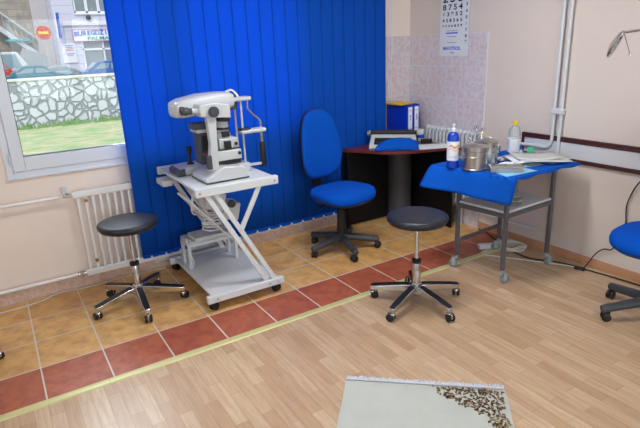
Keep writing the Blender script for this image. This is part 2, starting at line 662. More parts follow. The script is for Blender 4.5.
# two vertical pipes on the right wall
t = thing('riser_pipes', 'pair of thin white vertical pipes running up the right wall', 'pipes', (WX - .03, -.6, 0))
b = B().tube([(0, .0, 2.74), (0, .0, .92)] + [(0, .055 - .055 * math.cos(a), .92 - .07 * math.sin(a)) for a in (.4, .8, 1.2, 1.57)] + [(0, .40, .845)], .0125, 12)
obj('pipe', b, M_white, t)
b = B().tube([(0, -.058, 2.74), (0, -.058, .2), (0, -.058, .1)], .0125, 12)
obj('pipe', b, M_white, t)
for z in (1.13, 2.2):
    obj('pipe_clamp', B().bb((-.018, -.076, z - .02), (.028, .018, z + .02)), M_white, t, bevel=.006)
b = B().bb((-.012, .36, .83), (.028, .39, .86))
obj('wall_bracket', b, M_white, t)

# ---------------------------------------------------------------- vertical blind
t = thing('vertical_blind', 'blue vertical slat blind drawn across most of the window', 'blind', (0, .93, 0))
obj('headrail', B().bb((.80, -.03, 2.38), (3.28, .03, 2.43)), M_pvc, t, bevel=.003)
n = 21
bx = []
for i in range(n):
    xc = .895 + i * .1145
    ang = math.radians(2.5 + random.uniform(-1.2, 1.2))
    x = xc
    bx.append(x)
    wv = random.uniform(-1, 1) * .004

    def fn(u, v, x=x, ang=ang, wv=wv):
        s = (u - .5) * .127
        z = .145 + v * 2.23
        c = math.cos(ang)
        sn = math.sin(ang)
        bow = .002 * (1 - (2 * u - 1) ** 2)
        return Vector((x + s * c + wv * (1 - v) ** 2, -s * sn - bow * c, z))
    o = obj('slat', B().grid(fn, 6, 6), M_blind, t, solid=.0008)
    w = B().bb((-.055, -.002, 0), (.055, .002, .03))
    # hem weight pocket
    q = obj('hem', w, M_blind, o)
    q.location = (x + wv, -.003, .137)
    q.rotation_euler = (0, 0, -ang)
for i in range(n - 1):
    a = Vector((bx[i], -.012, .145))
    c = Vector((bx[i + 1], -.012, .145))
    pts = [a.lerp(c, k / 8) + Vector((0, -.004, -.022 * math.sin(PI * k / 8))) for k in range(9)]
    obj('bead_chain', B().tube(pts, .0022, 5), M_pvc, t)
    obj('chain_clip', B().bb(a + Vector((-.006, -.006, -.006)), a + Vector((.006, .004, .008))), M_pvc, t)
b = B()
b.tube(spline([(3.30, 0, 2.39), (3.30, 0, 1.9), (3.296, 0, 1.55), (3.315, 0, 1.53), (3.33, 0, 1.56), (3.335, 0, 1.9), (3.335, 0, 2.39)]), .0018, 6)
obj('pull_chain', b, M_pvc, t)
obj('pull_cord', B().tube([(3.291, .0, 2.39), (3.291, .0, 1.30)], .0013, 5), M_pvc, t)
obj('cord_weight', B().lathe([(.003, .11), (.008, .1), (.0095, .01), (.008, 0)], (3.291, 0, 1.19), seg=12), M_white, t)


# ---------------------------------------------------------------- casters and star bases
def caster(parent, x, y, ztop, ang, r=.027, m=M_black, mw=M_black, tw=True, off=.012):
    """fork part with the wheel as its child; fork coordinates local to the parent"""
    d = Vector((math.cos(ang), math.sin(ang), 0))
    c = Vector((x, y, r)) + d * off
    b = B()
    b.tube([(x, y, r * 1.9), (x, y, ztop)], .006, 8)
    if tw:
        b.lathe([(.006, .006), (.016, .004), (.019, -.004), (.010, -.010)], (x, y, r * 1.95), seg=14)
    else:
        b.lathe([(.013, .014), (.014, .008), (.014, -.002), (.008, -.006)], (x, y, r * 2.5), seg=14)
        b.box(Vector((x, y, r * 2.35)) + d * off * .5, (off + .02, .028, .004), rz(ang))
    n = Vector((-d.y, d.x, 0))
    if tw:
        b.box(c + Vector((0, 0, r * .45)), (r * 1.7, .012, r * 1.3), rz(ang))
    else:
        for s in (-1, 1):
            b.box(c + n * s * .013 + Vector((0, 0, r * .5)), (r * .8, .003, r * 1.7), rz(ang))
    f = obj('caster', b, m, parent, bevel=.002)
    w = B()
    R_ = Matrix((d, Vector((0, 0, 1)), n)).transposed()
    if tw:
        for s in (-1, 1):
            w.lathe([(0, -.008), (r * .7, -.008), (r, -.005), (r, .006), (r * .8, .009), (r * .3, .010), (0, .010)] if s > 0 else
                    [(0, -.010), (r * .3, -.010), (r * .8, -.009), (r, -.006), (r, .005), (r * .7, .008), (0, .008)], c + n * s * .015, R_, seg=20)
    else:
        w.lathe([(0, -.011), (r * .6, -.011), (r * .8, -.008), (r, -.006), (r, .006), (r * .8, .008), (r * .6, .011), (0, .011)], c, R_, seg=22)
    obj('wheel', w, mw, f)
    return f


def stool(label, x, y, a0, seatz, base_only=False):
    t = thing('swivel_stool', label, 'stool', (x, y, 0), 0, 'black and chrome swivel stools')
    R = .298
    for k in range(5):
        a = math.radians(a0 + 72 * k)
        d = Vector((math.cos(a), math.sin(a), 0))
        up = Vector((0, 0, 1))
        nrm = Vector((-d.y, d.x, 0))
        b = B()
        st = []
        for s, z, w, h in ((.02, .108, .05, .062), (.08, .107, .048, .052), (.18, .095, .046, .042), (.26, .084, .044, .036), (R + .015, .078, .036, .03)):
            st.append([d * s + up * (z + h / 2 * j) + nrm * (w / 2 * i) for i, j in ((-1, -1), (1, -1), (1, 1), (-1, 1))])
        vs = [[b.bm.verts.new(p) for p in r_] for r_ in st]
        b._f(vs[0][::-1])
        b._f(vs[-1])
        for p, q in zip(vs, vs[1:]):
            for i in range(4):
                b._f([p[i], p[(i + 1) % 4], q[(i + 1) % 4], q[i]])
        lg = obj('leg', b, M_chrome, t, bevel=.005)
        c = B()
        prev = None
        for s, z, w in ((.05, .138, .034), (.18, .117, .040), (.26, .103, .040), (R + .012, .094, .032)):
            cur = [c.bm.verts.new(d * s + up * zz + nrm * w / 2 * i) for i, zz in ((-1, z - .012), (1, z - .012), (1, z + .005), (-1, z + .005))]
            if prev:
                for i in range(4):
                    c._f([prev[i], prev[(i + 1) % 4], cur[(i + 1) % 4], cur[i]])
            else:
                c._f(cur[::-1])
            prev = cur
        c._f(prev)
        obj('leg_cover', c, M_black, lg, bevel=.002)
        caster(t, d.x * R, d.y * R, .08, a + 2.2 + k * 1.3, .026, M_chrome, M_black)
    obj('base_hub', B().lathe([(.03, .08), (.036, .085), (.036, .145), (.028, .155), (.027, .30), (.024, .305)]), M_chrome, t)
    obj('collar', B().lathe([(.03, .295), (.031, .3), (.031, .318), (.02, .324)]), M_black, t)
    obj('gas_column', B().tube([(0, 0, .3), (0, 0, seatz - .06)], .0135, 14), M_chrome, t)
    obj('seat_plate', B().lathe([(.03, seatz - .085), (.035, seatz - .07), (.1, seatz - .062), (.1, seatz - .055)]), M_black, t)
    h = seatz
    obj('seat', B().lathe([(0, h - .06), (.165, h - .06), (.183, h - .053), (.194, h - .036), (.196, h - .024), (.191, h - .012), (.176, h - .005), (.168, h - .004), (.12, h - .001), (0, h)], seg=48), M_vinyl, t, sharp=60)
    return t


stool('round black vinyl stool on chrome star base in front of the white radiator', .675, .465, 50, .62)
stool('round black vinyl stool on chrome star base standing on the laminate beside the trolley', 2.212, -.668, 55, .63)
stool('black stool base whose caster pokes in at the left frame edge', -.485, .2, 6, .62)


def task_chair(label, x, y, face, a0, seatz=.475, group=True, tilt=.1, bz=.065):
    t = thing('task_chair', label, 'office chair', (x, y, 0), 0, 'blue fabric task chairs')
    R = .295
    for k in range(5):
        a = math.radians(a0 + 72 * k)
        d = Vector((math.cos(a), math.sin(a), 0))
        b = B().tube(spline([d * .02 + Vector((0, 0, .115)), d * .1 + Vector((0, 0, .108)), d * .2 + Vector((0, 0, .093)), d * R + Vector((0, 0, .078)), d * (R + .02) + Vector((0, 0, .074))], 3),
                     [.034, .033, .032, .031, .030, .029, .028, .028, .027, .027, .026, .023, .016], 10)
        obj('leg', b, M_dgrey, t)
        caster(t, d.x * R, d.y * R, .07, a + 1.9 + k, .027, M_black, M_black)
    obj('base_hub', B().lathe([(.045, .075), (.05, .085), (.05, .13), (.04, .145), (.036, .15)]), M_dgrey, t)
    obj('gas_column', B().lathe([(.04, .14), (.034, .36), (.026, .362), (.026, seatz - .08)]), M_black, t)
    f = math.radians(face)
    d = Vector((math.cos(f), math.sin(f), 0))
    s = Vector((math.sin(f), -math.cos(f), 0))       # chair's right
    Ms = Matrix((s, d, Vector((0, 0, 1)))).transposed().to_4x4()
    # seat outline
    ol = []
    for k in range(40):
        a = 2 * PI * k / 40
        c, sn = math.cos(a), math.sin(a)
        e = 2 / 3.2
        px = .255 * abs(c) ** e * (1 if c > 0 else -1)
        py = .225 * abs(sn) ** e * (1 if sn > 0 else -1)
        px *= 1 + .06 * py / .225
        ol.append((px, py))
    b = B()
    off = Matrix.Translation((0, .02, 0))
    b.rings(ol, [(0, seatz - .055), (.9, seatz - .055), (.985, seatz - .045), (1, seatz - .02), (.975, seatz + .004), (.9, seatz + .016), (.6, seatz + .024), (0, seatz + .024)], Ms @ off)
    for v in b.bm.verts:        # waterfall front
        l = (v.co.dot(d))
        if l > .1:
            v.co.z -= (l - .1) ** 2 * 1.6
    obj('seat', b, M_blue_fab, t, sharp=80)
    b = B().rings(ol, [(0, seatz - .085), (.55, seatz - .085), (.9, seatz - .07), (.97, seatz - .05), (.95, seatz - .04)], Ms @ off)
    for v in b.bm.verts:
        l = (v.co.dot(d))
        if l > .1:
            v.co.z -= (l - .1) ** 2 * 1.6
    obj('seat_shell', b, M_black, t)
    b = B().box(Vector((0, 0, seatz - .095)), (.12, .18, .035), Ms.to_3x3())
    obj('tilt_mechanism', b, M_black, t, bevel=.006)
    # back: curved upright and cushion
    q = -d
    zb = seatz + .06
    b = B().tube(spline([q * .05 + Vector((0, 0, seatz - .1)), q * .2 + Vector((0, 0, seatz - .1)), q * .275 + Vector((0, 0, seatz - .06)), q * .29 + Vector((0, 0, seatz + .05)), q * .30 + Vector((0, 0, seatz + .3))], 5), .019, 8)
    obj('back_bracket', b, M_black, t)
    b = B().lathe([(0, 0), (.024, 0), (.028, .01), (.028, .03), (.02, .036), (0, .036)], q * .3 + Vector((0, 0, seatz + .03)), Matrix((s, Vector((0, 0, 1)), q)).transposed(), seg=12)
    b.box(q * .29 + Vector((0, 0, seatz + .03)), (.06, .05, .09), Ms.to_3x3())
    obj('back_knob', b, M_black, t, bevel=.004)
    bo = []
    H = .285
    for k in range(48):
        a = 2 * PI * k / 48
        c, sn = math.cos(a), math.sin(a)
        e = 2 / 3.1
        px = abs(c) ** e * (1 if c > 0 else -1)
        py = H * abs(sn) ** e * (1 if sn > 0 else -1)
        w = .222 - .055 * max(0, (py + .12) / .4) ** 1.4
        bo.append((px * w, py))
    tl = tilt
    up = (Vector((0, 0, 1)) * math.cos(tl) + q * math.sin(tl))
    fr = (d * math.cos(tl) + Vector((0, 0, 1)) * math.sin(tl))
    Mb = Matrix((s, up, fr)).transposed().to_4x4()
    Mb = Matrix.Translation(q * .262 + Vector((0, 0, seatz + bz + H))) @ Mb
    b = B().rings(bo, [(0, -.02), (.93, -.02), (.99, -.008), (1, .006), (.975, .024), (.9, .034), (.6, .04), (0, .04)], Mb)

    def curve(bm):
        for v in bm.verts:
            sx = v.co.dot(s)
            v.co += d * (sx * sx * .9)
    curve(b.bm)
    obj('backrest', b, M_blue_fab, t, sharp=80)
    b = B().rings([(x * 1.03, y * 1.02) for x, y in bo], [(0, -.034), (.8, -.034), (.97, -.024), (1, -.01), (1, .004), (.97, .006)], Mb)
    curve(b.bm)
    obj('backrest_shell', b, M_black, t)
    b = B().tube([s * .05 + Vector((0, 0, seatz - .095)), s * .2 + Vector((0, 0, seatz - .1))], .005, 8).tube([s * .19 + Vector((0, 0, seatz - .1)), s * .24 + Vector((0, 0, seatz - .103))], .010, 8)
    obj('height_lever', b, M_black, t)
    return t


task_chair('blue fabric task chair with tall backrest in front of the desk', 2.37, .435, 280, 41, .53)
task_chair('blue fabric task chair cut off by the right edge of the photo', 3.225, -1.665, 190, 77, .535)

# ---------------------------------------------------------------- desk in the corner
t = thing('corner_desk', 'dark cherry desk with rounded front and black panels in the corner', 'desk', (3.2, .7, 0))
out = [(3.53, .97), (2.84, .97), (2.80, 1.0)][:2]
curve_pts = [(2.72, .905), (2.735, .83), (2.79, .76), (2.835, .67), (2.885, .58), (2.95, .495), (3.02, .44), (3.11, .395), (3.22, .355), (3.34, .32), (3.44, .28), (3.50, .23), (3.525, .19)]
out = [(3.525, .905)] + [tuple(p[:2]) for p in spline([(x, y, 0) for x, y in curve_pts], 3)]
b = B().prism([(x - 3.2, y - .7) for x, y in out], .727, .755)
obj('desk_top', b, M_cherry, t, bevel=.006)
obj('back_panel', B().bb((-.50, .17, 0.01), (.26, .19, .727)), M_blackp, t, bevel=.002)
obj('side_panel', B().bb((.245, -.47, 0.01), (.265, .17, .727)), M_blackp, t, bevel=.002)
obj('corner_post', B().lathe([(.115, .0), (.115, .727)], (.135, .12, 0), seg=32), M_post, t)
obj('support_panel', B().bb((-.495, .10, .0), (-.475, .17, .727)), M_blackp, t, bevel=.002)

# things on the desk
t = thing('typewriter', 'pale grey portable typewriter on the desk below the binders', 'typewriter', (3.115, .655, .755), math.radians(-44))
t.scale = (1.25, .95, 1.15)
side = [(-.155, 0), (-.16, .02), (-.145, .032), (-.02, .075), (.02, .092), (.13, .092), (.15, .06), (.15, 0)]
Mx = Matrix(((0, 0, 1, 0), (1, 0, 0, 0), (0, 1, 0, 0), (0, 0, 0, 1)))
obj('body', B().prism(side, -.165, .165, Mx), M_typew, t, bevel=.008)
b = B().box((0, -.085, .057), (.26, .10, .012), rx(math.radians(19)))
kb = obj('keyboard', b, M_black, t, bevel=.003)
b = B()
for r_ in range(4):
    for k in range(10):
        b.lathe([(.008, 0), (.008, .005), (.005, .006), (0, .006)], (-.108 + k * .023 + r_ * .004, -.122 + r_ * .022, .05 + r_ * .0076), seg=8)
b.bb((-.07, -.145, .040), (.07, -.135, .046))
obj('keys', b, M_dgrey, kb)
cr = B().tube([(-.17, .06, .105), (.17, .06, .105)], .017, 16)
cr = obj('platen', cr, M_black, t)
for x0, x1 in ((.17, .2), (-.17, -.195)):
    obj('platen_knob', B().tube([(x0, .06, .105), (x1, .06, .105)], .02, 16), M_instr_g, cr)
obj('return_lever', B().tube(spline([(-.18, .05, .11), (-.19, .02, .125), (-.17, -.02, .13)]), .004, 6), M_chrome, cr)
obj('paper_bail', B().bb((-.15, .085, .1), (.15, .09, .125)).tube([(-.15, .045, .125), (.15, .045, .125)], .003, 6), M_black, t)
for x0 in (.164, -.170):
    obj('carriage_end', B().bb((x0, .0, .07), (x0 + .006, .1, .115)), M_dgrey, t, bevel=.002)

# folded blue dust cover
pts = [(2.865, .735), (3.20, .478), (3.27, .60), (3.215, .70), (3.04, .87), (2.95, .88)]
b = B()
low = [(2.862, .742), (3.03, .60), (3.205, .470), (3.25, .56), (3.15, .60), (3.00, .70), (2.94, .77)]
cx = sum(p[0] for p in low) / 7
cy = sum(p[1] for p in low) / 7


def pouch(u, v):
    # u along the front edge from left to right, v from front edge up over the typewriter keyboard
    A = Vector((2.85, .60, 0)).lerp(Vector((3.17, .375, 0)), u)
    C1 = Vector((2.95, .645, 0)).lerp(Vector((3.24, .455, 0)), u)
    p = A.lerp(C1, v)
    p.z = .759 + .095 * v ** .55 * (.15 + .85 * max(0, math.sin(PI * (u * .9 + .05))) ** .5)
    return p


o = obj('folded_cover', B().grid(pouch, 16, 8), M_cloth, solid=.006)
tag(o, 'folded bright blue cover lying in front of the typewriter', 'cloth')


def binder(label, x, y, rot, extra=False):
    t = thing('ring_binder', label, 'binder', (x, y, .755), rot, 'blue ring binders')
    b = B()
    b.bb((-.038, .0, 0), (-.0355, .28, .345)).bb((.0355, 0, 0), (.038, .28, .345)).bb((-.038, -.002, 0), (.038, .001, .345))
    obj('cover', b, M_binder, t, bevel=.001)
    obj('pages', B().bb((-.03, .02, .01), (.03, .27, .315)), M_paper, t)
    l = obj('spine_label', B().bb((-.026, -.0035, .07), (.026, -.0018, .325)), M_paper, t)
    b = B().bb((-.02, -.0045, .29), (.02, -.0034, .293)).bb((-.02, -.0045, .12), (.02, -.0034, .123))
    obj('print', b, M_ink, l)
    Mt = Matrix(((1, 0, 0, 0), (0, 0, -1, -.0036), (0, 1, 0, .22), (0, 0, 0, 1)))
    text('numeral', '7' if not extra else '5', .07, M_ink, Mt, l, sx=.7)
    obj('finger_ring', B().lathe([(.013, 0), (.013, .002), (.009, .0025), (.009, 0)], (0, -.002, .045), rx(PI / 2), seg=16), M_chrome, t)
    return t


binder('thick blue ring binder nearer the blind with a yellow folder on top', 3.40, .75, math.radians(4))
binder('blue ring binder with white spine label nearer the tiled wall', 3.492, .765, math.radians(4), True)
o = obj('yellow_folder', B().box((0, 0, .003), (.17, .23, .006)).box((0, .0, .009), (.16, .22, .005)), M_yellow, bevel=.001, loc=(3.39, .90, 1.101), rotz=math.radians(4))
tag(o, 'bright yellow folder lying flat on top of the binders', 'folder')
t = thing('paper_cup', 'small white cup in front of the right blue binder', 'cup', (3.495, .70, .756))
obj('body', B().lathe([(.026, 0), (.027, .003), (.03, .11), (.027, .11), (.025, .01), (0, .008)], seg=20), M_paper, t)
obj('print', B().lathe([(.0285, .03), (.0292, .065)], seg=20, rot=None), M_inkb, t)
o = obj('stapler', B().bb((-.055, -.015, 0), (.055, .015, .012)).bb((-.055, -.013, .014), (.05, .013, .035)), M_black, bevel=.004, loc=(3.465, .59, .755), rotz=math.radians(-35))
tag(o, 'small black stapler on the desk beside the white sheets', 'stapler')
for i, (dx, r_) in enumerate(((0, -24), (.01, -30))):
    o = obj('paper_sheet', B().bb((-.145, -.10, 0), (.145, .10, .0012)), M_paper, loc=(3.37 + dx, .41 + dx, .7552 + i * .0015), rotz=math.radians(r_))
    tag(o, ('upper' if i else 'lower') + ' white paper sheet on the right end of the desk', 'paper', 'loose sheets on the desk')

# ---------------------------------------------------------------- eye chart
t = thing('eye_chart', 'white eye test chart with rows of black numbers on the wall', 'eye chart', (WX - .014, .463, 1.53))
obj('board', B().bb((-.004, -.17, 0), (0, .17, .86)), mat('chart_white', '#dfe4ea', .6, var=.02), t, bevel=.0005)


def Mch(y, z):
    return Matrix(((0, 0, -1, -.0045), (-1, 0, 0, y), (0, 1, 0, z), (0, 0, 0, 1)))


def zc(y):
    return (2.005 - .0085 * y) - 1.53


for s_, py, sz, sp in (('256', -1, .11, .088), ('8754', 8, .066, .064), ('63952', 14.6, .046, .051), ('428365', 20.6, .035, .042), ('3746859', 26, .026, .036)):
    n_ = len(s_)
    for k, ch in enumerate(s_):
        text('numeral', ch, sz, M_ink, Mch(.025 - (k - (n_ - 1) / 2) * sp, zc(py)), t, bold=.0013, sx=1.3)
text('numeral', '20', .2, M_ink, Mch(.02, zc(-20)), t, bold=.002)
for s_, py in (('3', 6.2), ('4', 12.6), ('5', 18.6), ('6', 24.6), ('7', 30.5), ('8', 36.5), ('9', 42)):
    text('numeral', s_, .034, M_ink, Mch(-.14, zc(py)), t, bold=.001, sx=1.2)
obj('blue_bar', B().bb((-.0055, -.045, zc(33.6)), (-.004, .095, zc(32.4))), M_inkb, t)
b = B()
for py, y0, y1 in ((30.8, -.05, .09), (36.5, -.03, .08), (42.4, -.03, .08)):
    n_ = int((y1 - y0) / .01)
    for k in range(n_):
        b.bb((-.005, y0 + k * .01, zc(py) - .002), (-.004, y0 + k * .01 + .007, zc(py) + .002))
obj('small_print', b, M_instr_g if False else M_dgrey, t)
text('lettering', 'MAXITROL', .042, M_inkb, Mch(.02, zc(48.4)), t, bold=.0008, sx=1.02)
text('small_lettering', 'Tobi', .022, M_ink, Mch(.02, zc(52.6)), t, sx=1.2)

# ---------------------------------------------------------------- instrument cart
t = thing('instrument_cart', 'white wheeled instrument cart with crossed struts and bottom tray', 'cart', (1.3, .45, 0))
F, K = -.415, .41          # front / rear frame y
b = B()
obj('table_top', B().bb((-.275, -.42, .832), (.275, .42, .85)), M_cream, t, bevel=.003)
for y in (F, K):
    obj('top_rail', B().bb((-.285, y - .02, .80), (.29, y + .02, .856)), M_white, t, bevel=.005)
    s = 1
    # twin diagonals from top left to bottom right
    a = B().beam((-.215, y + .002, .81), (.165, y + .002, .10), .032, .016, (0, 1, 0))
    a.beam((-.155, y + .002, .81), (.225, y + .002, .10), .032, .016, (0, 1, 0))
    obj('diagonal_strut', a, M_white, t, bevel=.003)
    a = B().beam((.155, y - .002, .81), (.0, y - .002, .53), .032, .016, (0, 1, 0))
    obj('short_strut', a, M_white, t, bevel=.003)
    obj('base_rail', B().bb((-.285, y - .02, .068), (.285, y + .02, .118)), M_white, t, bevel=.005)
    for x, z in ((-.26, .828), (.26, .828), (.17, .093), (.235, .093), (-.22, .093)):
        obj('bolt', B().lathe([(.007, 0), (.007, .003), (.004, .005), (0, .005)], (x, y - .02, z), rx(PI / 2), seg=10), M_steel, t)
    for x in (-.245, .245):
        caster(t, x, y + .02, .07, 1.2 + x * 3, .028, M_black, M_black)
obj('bottom_tray', B().bb((-.25, F + .02, .1), (.25, K - .02, .115)), M_cream, t, bevel=.002)
b = B().bb((-.22, .25, .285), (.17, .28, .31)).bb((-.22, .10, .285), (.17, .13, .31))
b.bb((-.22, .25, .115), (-.198, .28, .285)).bb((.148, .25, .115), (.17, .28, .285)).bb((-.22, .10, .115), (-.198, .13, .285)).bb((.148, .10, .115), (.17, .13, .285))
b.bb((-.22, .12, .29), (-.198, .26, .31)).bb((.148, .12, .29), (.17, .26, .31))
obj('inner_frame', b, M_white, t, bevel=.003)
b = B().bb((-.215, .09, .31), (.15, .29, .332)).bb((-.17, .06, .332), (.10, .24, .362))
obj('power_supply', b, M_instr, t, bevel=.006)
obj('control_box', B().box((.10, .06, .54), (.13, .16, .13), ry(.25)), M_instr, t, bevel=.006)
obj('transformer_box', B().box((-.09, -.16, .70), (.13, .16, .12), ry(.35)), M_instr, t, bevel=.006)
obj('adjustment_knob', B().lathe([(0, 0), (.024, .0), (.03, .01), (.026, .03), (0, .035)], (.10, -.02, .60), rx(PI / 2)), M_dgrey, t)
# side bracket and drawer on the operator side
b = B().bb((-.315, .18, .785), (-.24, .34, .795)).bb((-.32, .18, .755), (-.31, .34, .795)).bb((-.315, .175, .755), (-.25, .185, .795))
obj('side_bracket', b, M_cream, t, bevel=.003)
b = B()
rnd = random.Random(3)
for k in range(9):
    p0 = Vector((-.2 + rnd.uniform(-.03, .05), -.2 + rnd.uniform(-.1, .15), .76))
    p3 = Vector((-.02 + rnd.uniform(-.1, .2), .05 + rnd.uniform(-.1, .15), .39 + rnd.uniform(0, .15)))
    mid = p0.lerp(p3, .5) + Vector((rnd.uniform(-.08, .06), rnd.uniform(-.08, .08), rnd.uniform(-.10, .02)))
    b.tube(spline([p0, p0.lerp(mid, .6) + Vector((-.03, 0, -.03)), mid, mid.lerp(p3, .6) + Vector((.03, .02, 0)), p3], 6), .005, 6)
for k in range(5):
    a0 = rnd.uniform(0, 6)
    c = Vector((-.05, .0, .44 + .02 * k))
    b.tube([c + Vector((.075 * math.cos(a0 + j * .63), .05 * math.sin(a0 + j * .63), .008 * math.sin(j))) for j in range(10)], .005, 6, closed=True)
obj('cable_bundle', b, M_cable_w, t)
b = B().beam((-.27, -.25, .74), (-.02, -.25, .43), .012, .018, (0, 1, 0)).beam((-.27, .0, .74), (-.02, .0, .43), .012, .018, (0, 1, 0)).beam((-.27, -.25, .74), (-.27, .0, .74), .012, .012)
obj('cable_support', b, M_white, t, bevel=.002)
obj('plug', B().bb((.0, -.16, .47), (.03, -.12, .49)), M_orange, t)
b = B().tube(spline([(-.19, .1, .33), (-.23, .08, .36), (-.215, .06, .25), (-.2, .06, .18), (-.21, .08, .13)]), .004, 6)
obj('power_cord', b, M_cable_w, t)

# ---------------------------------------------------------------- slit lamp style instrument on the cart
t = thing('eye_examination_instrument', 'large white eye examination microscope standing on the wheeled cart', 'medical instrument', (1.3, .35, .85))
XY = Matrix(((1, 0, 0, 0), (0, 0, -1, 0), (0, 1, 0, 0), (0, 0, 0, 1)))   # prism: local (x, z) extruded along -y


def xz(poly, y0, y1, bb=None):
    bb = bb or B()
    return bb.prism(poly, -y1, -y0, XY)


obj('main_base', xz([(-.175, .002), (.12, .002), (.12, .06), (.08, .09), (-.05, .10), (-.12, .06), (-.175, .035)], -.24, .04), M_instr, t, bevel=.01)
obj('base_seam', B().bb((-.177, -.243, .003), (.122, .043, .012)), M_dgrey, t)
obj('joystick_base', xz([(-.24, .002), (.0, .002), (.0, .06), (-.18, .06), (-.24, .045)], .10, .29), M_instr, t, bevel=.01)
obj('joystick_base_end', xz([(-.255, .002), (-.20, .002), (-.20, .052), (-.245, .045), (-.255, .03)], .09, .30), M_dgrey, t, bevel=.006)
b = B().lathe([(.03, .055), (.026, .065), (.012, .075), (.009, .1), (.011, .12), (.018, .15), (.02, .175), (.015, .185), (0, .188)], (-.125, .20, 0))
obj('joystick', b, M_black, t)
# stacked stages right of the column
obj('stage_black', B().bb((-.07, -.17, .095), (.105, .02, .125)), M_black, t, bevel=.003)
obj('stage_white', B().bb((-.075, -.18, .125), (.11, .03, .19)), M_instr, t, bevel=.006)
obj('stage_upper', B().bb((-.03, -.15, .196), (.10, .02, .265)), M_instr, t, bevel=.006)
obj('stage_dark', B().bb((-.05, -.16, .189), (.105, .02, .197)), M_dgrey, t)
obj('stage_knob', B().lathe([(.011, 0), (.011, .01), (0, .013)], (.085, -.15, .225), rx(PI / 2), seg=12).lathe([(.011, 0), (.011, .01), (0, .013)], (.092, -.18, .165), rx(PI / 2), seg=12), M_black, t)
# tower
b = B().lathe([(.05, .265), (.05, .29), (.042, .30), (.042, .38), (.034, .385), (.034, .42)], (.035, -.06, 0))
obj('tower', b, M_instr, t)
obj('tower_ring', B().lathe([(.052, .315), (.052, .33)], (.035, -.06, 0)), M_black, t, bevel=.003)
obj('aperture_block', B().bb((.01, -.125, .27), (.06, -.08, .305)), M_black, t, bevel=.003)
obj('stage_block', B().bb((.0, -.175, .20), (.045, -.15, .25)), M_black, t, bevel=.003)
b = B().lathe([(.034, .37), (.034, .40), (.025, .44), (.02, .47)], (.045, -.09, 0))
b.bb((-.01, -.13, .375), (.03, -.08, .395))
obj('illumination_head', b, M_black, t, bevel=.002)
# slanted main column
obj('column', xz([(-.135, .075), (-.065, .075), (-.055, .34), (-.05, .42), (-.115, .42), (-.105, .25)], -.20, -.15), M_instr, t, bevel=.006)
b = B().bb((-.145, -.222, .09), (-.115, -.19, .18))
obj('column_lock', b, M_dgrey, t, bevel=.004)
# grey lamp house left of the column
obj('lamp_house', xz([(-.14, .10), (-.065, .10), (-.08, .315), (-.14, .315)], -.08, .04), M_dgrey, t, bevel=.006)
obj('lamp_house_cap', B().bb((-.15, -.09, .31), (-.07, .05, .335)), M_instr_g, t, bevel=.004)
obj('lamp_window', B().bb((-.125, -.086, .19), (-.09, -.078, .29)), M_black, t)
b = B().bb((-.175, -.11, .335), (-.07, .0, .375))
obj('filter_housing', b, M_dgrey, t, bevel=.005)
obj('indicator', B().bb((-.125, -.086, .16), (-.105, -.078, .17)), mat('red_plastic', '#b03030', .4), t)
# binocular body
b = xz([(-.155, .425), (.05, .40), (.05, .49), (-.04, .505), (-.155, .50)], -.20, -.09)
obj('binocular_body', b, M_instr, t, bevel=.008)
b = B().lathe([(0, 0), (.03, 0), (.034, .01), (.034, .022), (.026, .03), (0, .03)], (-.07, -.20, .452), rx(PI / 2))
obj('magnification_dial', b, M_dgrey, t)
for dy in (-.165, -.10):
    b = B().lathe([(.022, 0), (.024, .01), (.02, .014), (.02, .035), (.017, .042)], (-.235, dy, .466), ry(PI / 2 + .06), seg=20)
    b.lathe([(.014, .0), (.025, .004), (.025, .02)], (-.25, dy, .467), ry(PI / 2 + .06), seg=20)
    e = obj('eyepiece', b, M_dgrey, t)
    obj('eyepiece_tube', B().lathe([(.018, .0), (.018, .05)], (-.195, dy, .464), ry(PI / 2 + .06), seg=20), M_instr, e)
# long upper housing, tapered towards the operator
sec = []
b = B()
secs = [(-.262, .425, .50, .08, .0), (-.257, .415, .512, .10, .0), (-.21, .41, .53, .115, .0), (-.08, .42, .552, .115, .0), (.05, .435, .555, .11, .0), (.12, .445, .55, .10, .0), (.135, .455, .54, .09, .0)]
rg = []
for x, z0, z1, hw, dy in secs:
    r_ = []
    for k in range(20):
        a = 2 * PI * k / 20
        e = 2 / 4.0
        c, s_ = math.cos(a), math.sin(a)
        r_.append(b.bm.verts.new((x, dy + .02 + hw * abs(c) ** e * (1 if c > 0 else -1), (z0 + z1) / 2 + (z1 - z0) / 2 * abs(s_) ** e * (1 if s_ > 0 else -1))))
    rg.append(r_)
b._f(rg[0][::-1])
b._f(rg[-1])
for p, q in zip(rg, rg[1:]):
    for k in range(20):
        b._f([p[k], p[(k + 1) % 20], q[(k + 1) % 20], q[k]])
obj('upper_housing', b, M_instr, t, sharp=50)
obj('housing_end_plate', B().bb((-.268, -.04, .435), (-.255, .08, .492)), M_instr_g, t, bevel=.004)
obj('housing_side_vent', B().bb((-.245, -.10, .435), (-.20, -.09, .48)), M_dgrey, t, bevel=.002)
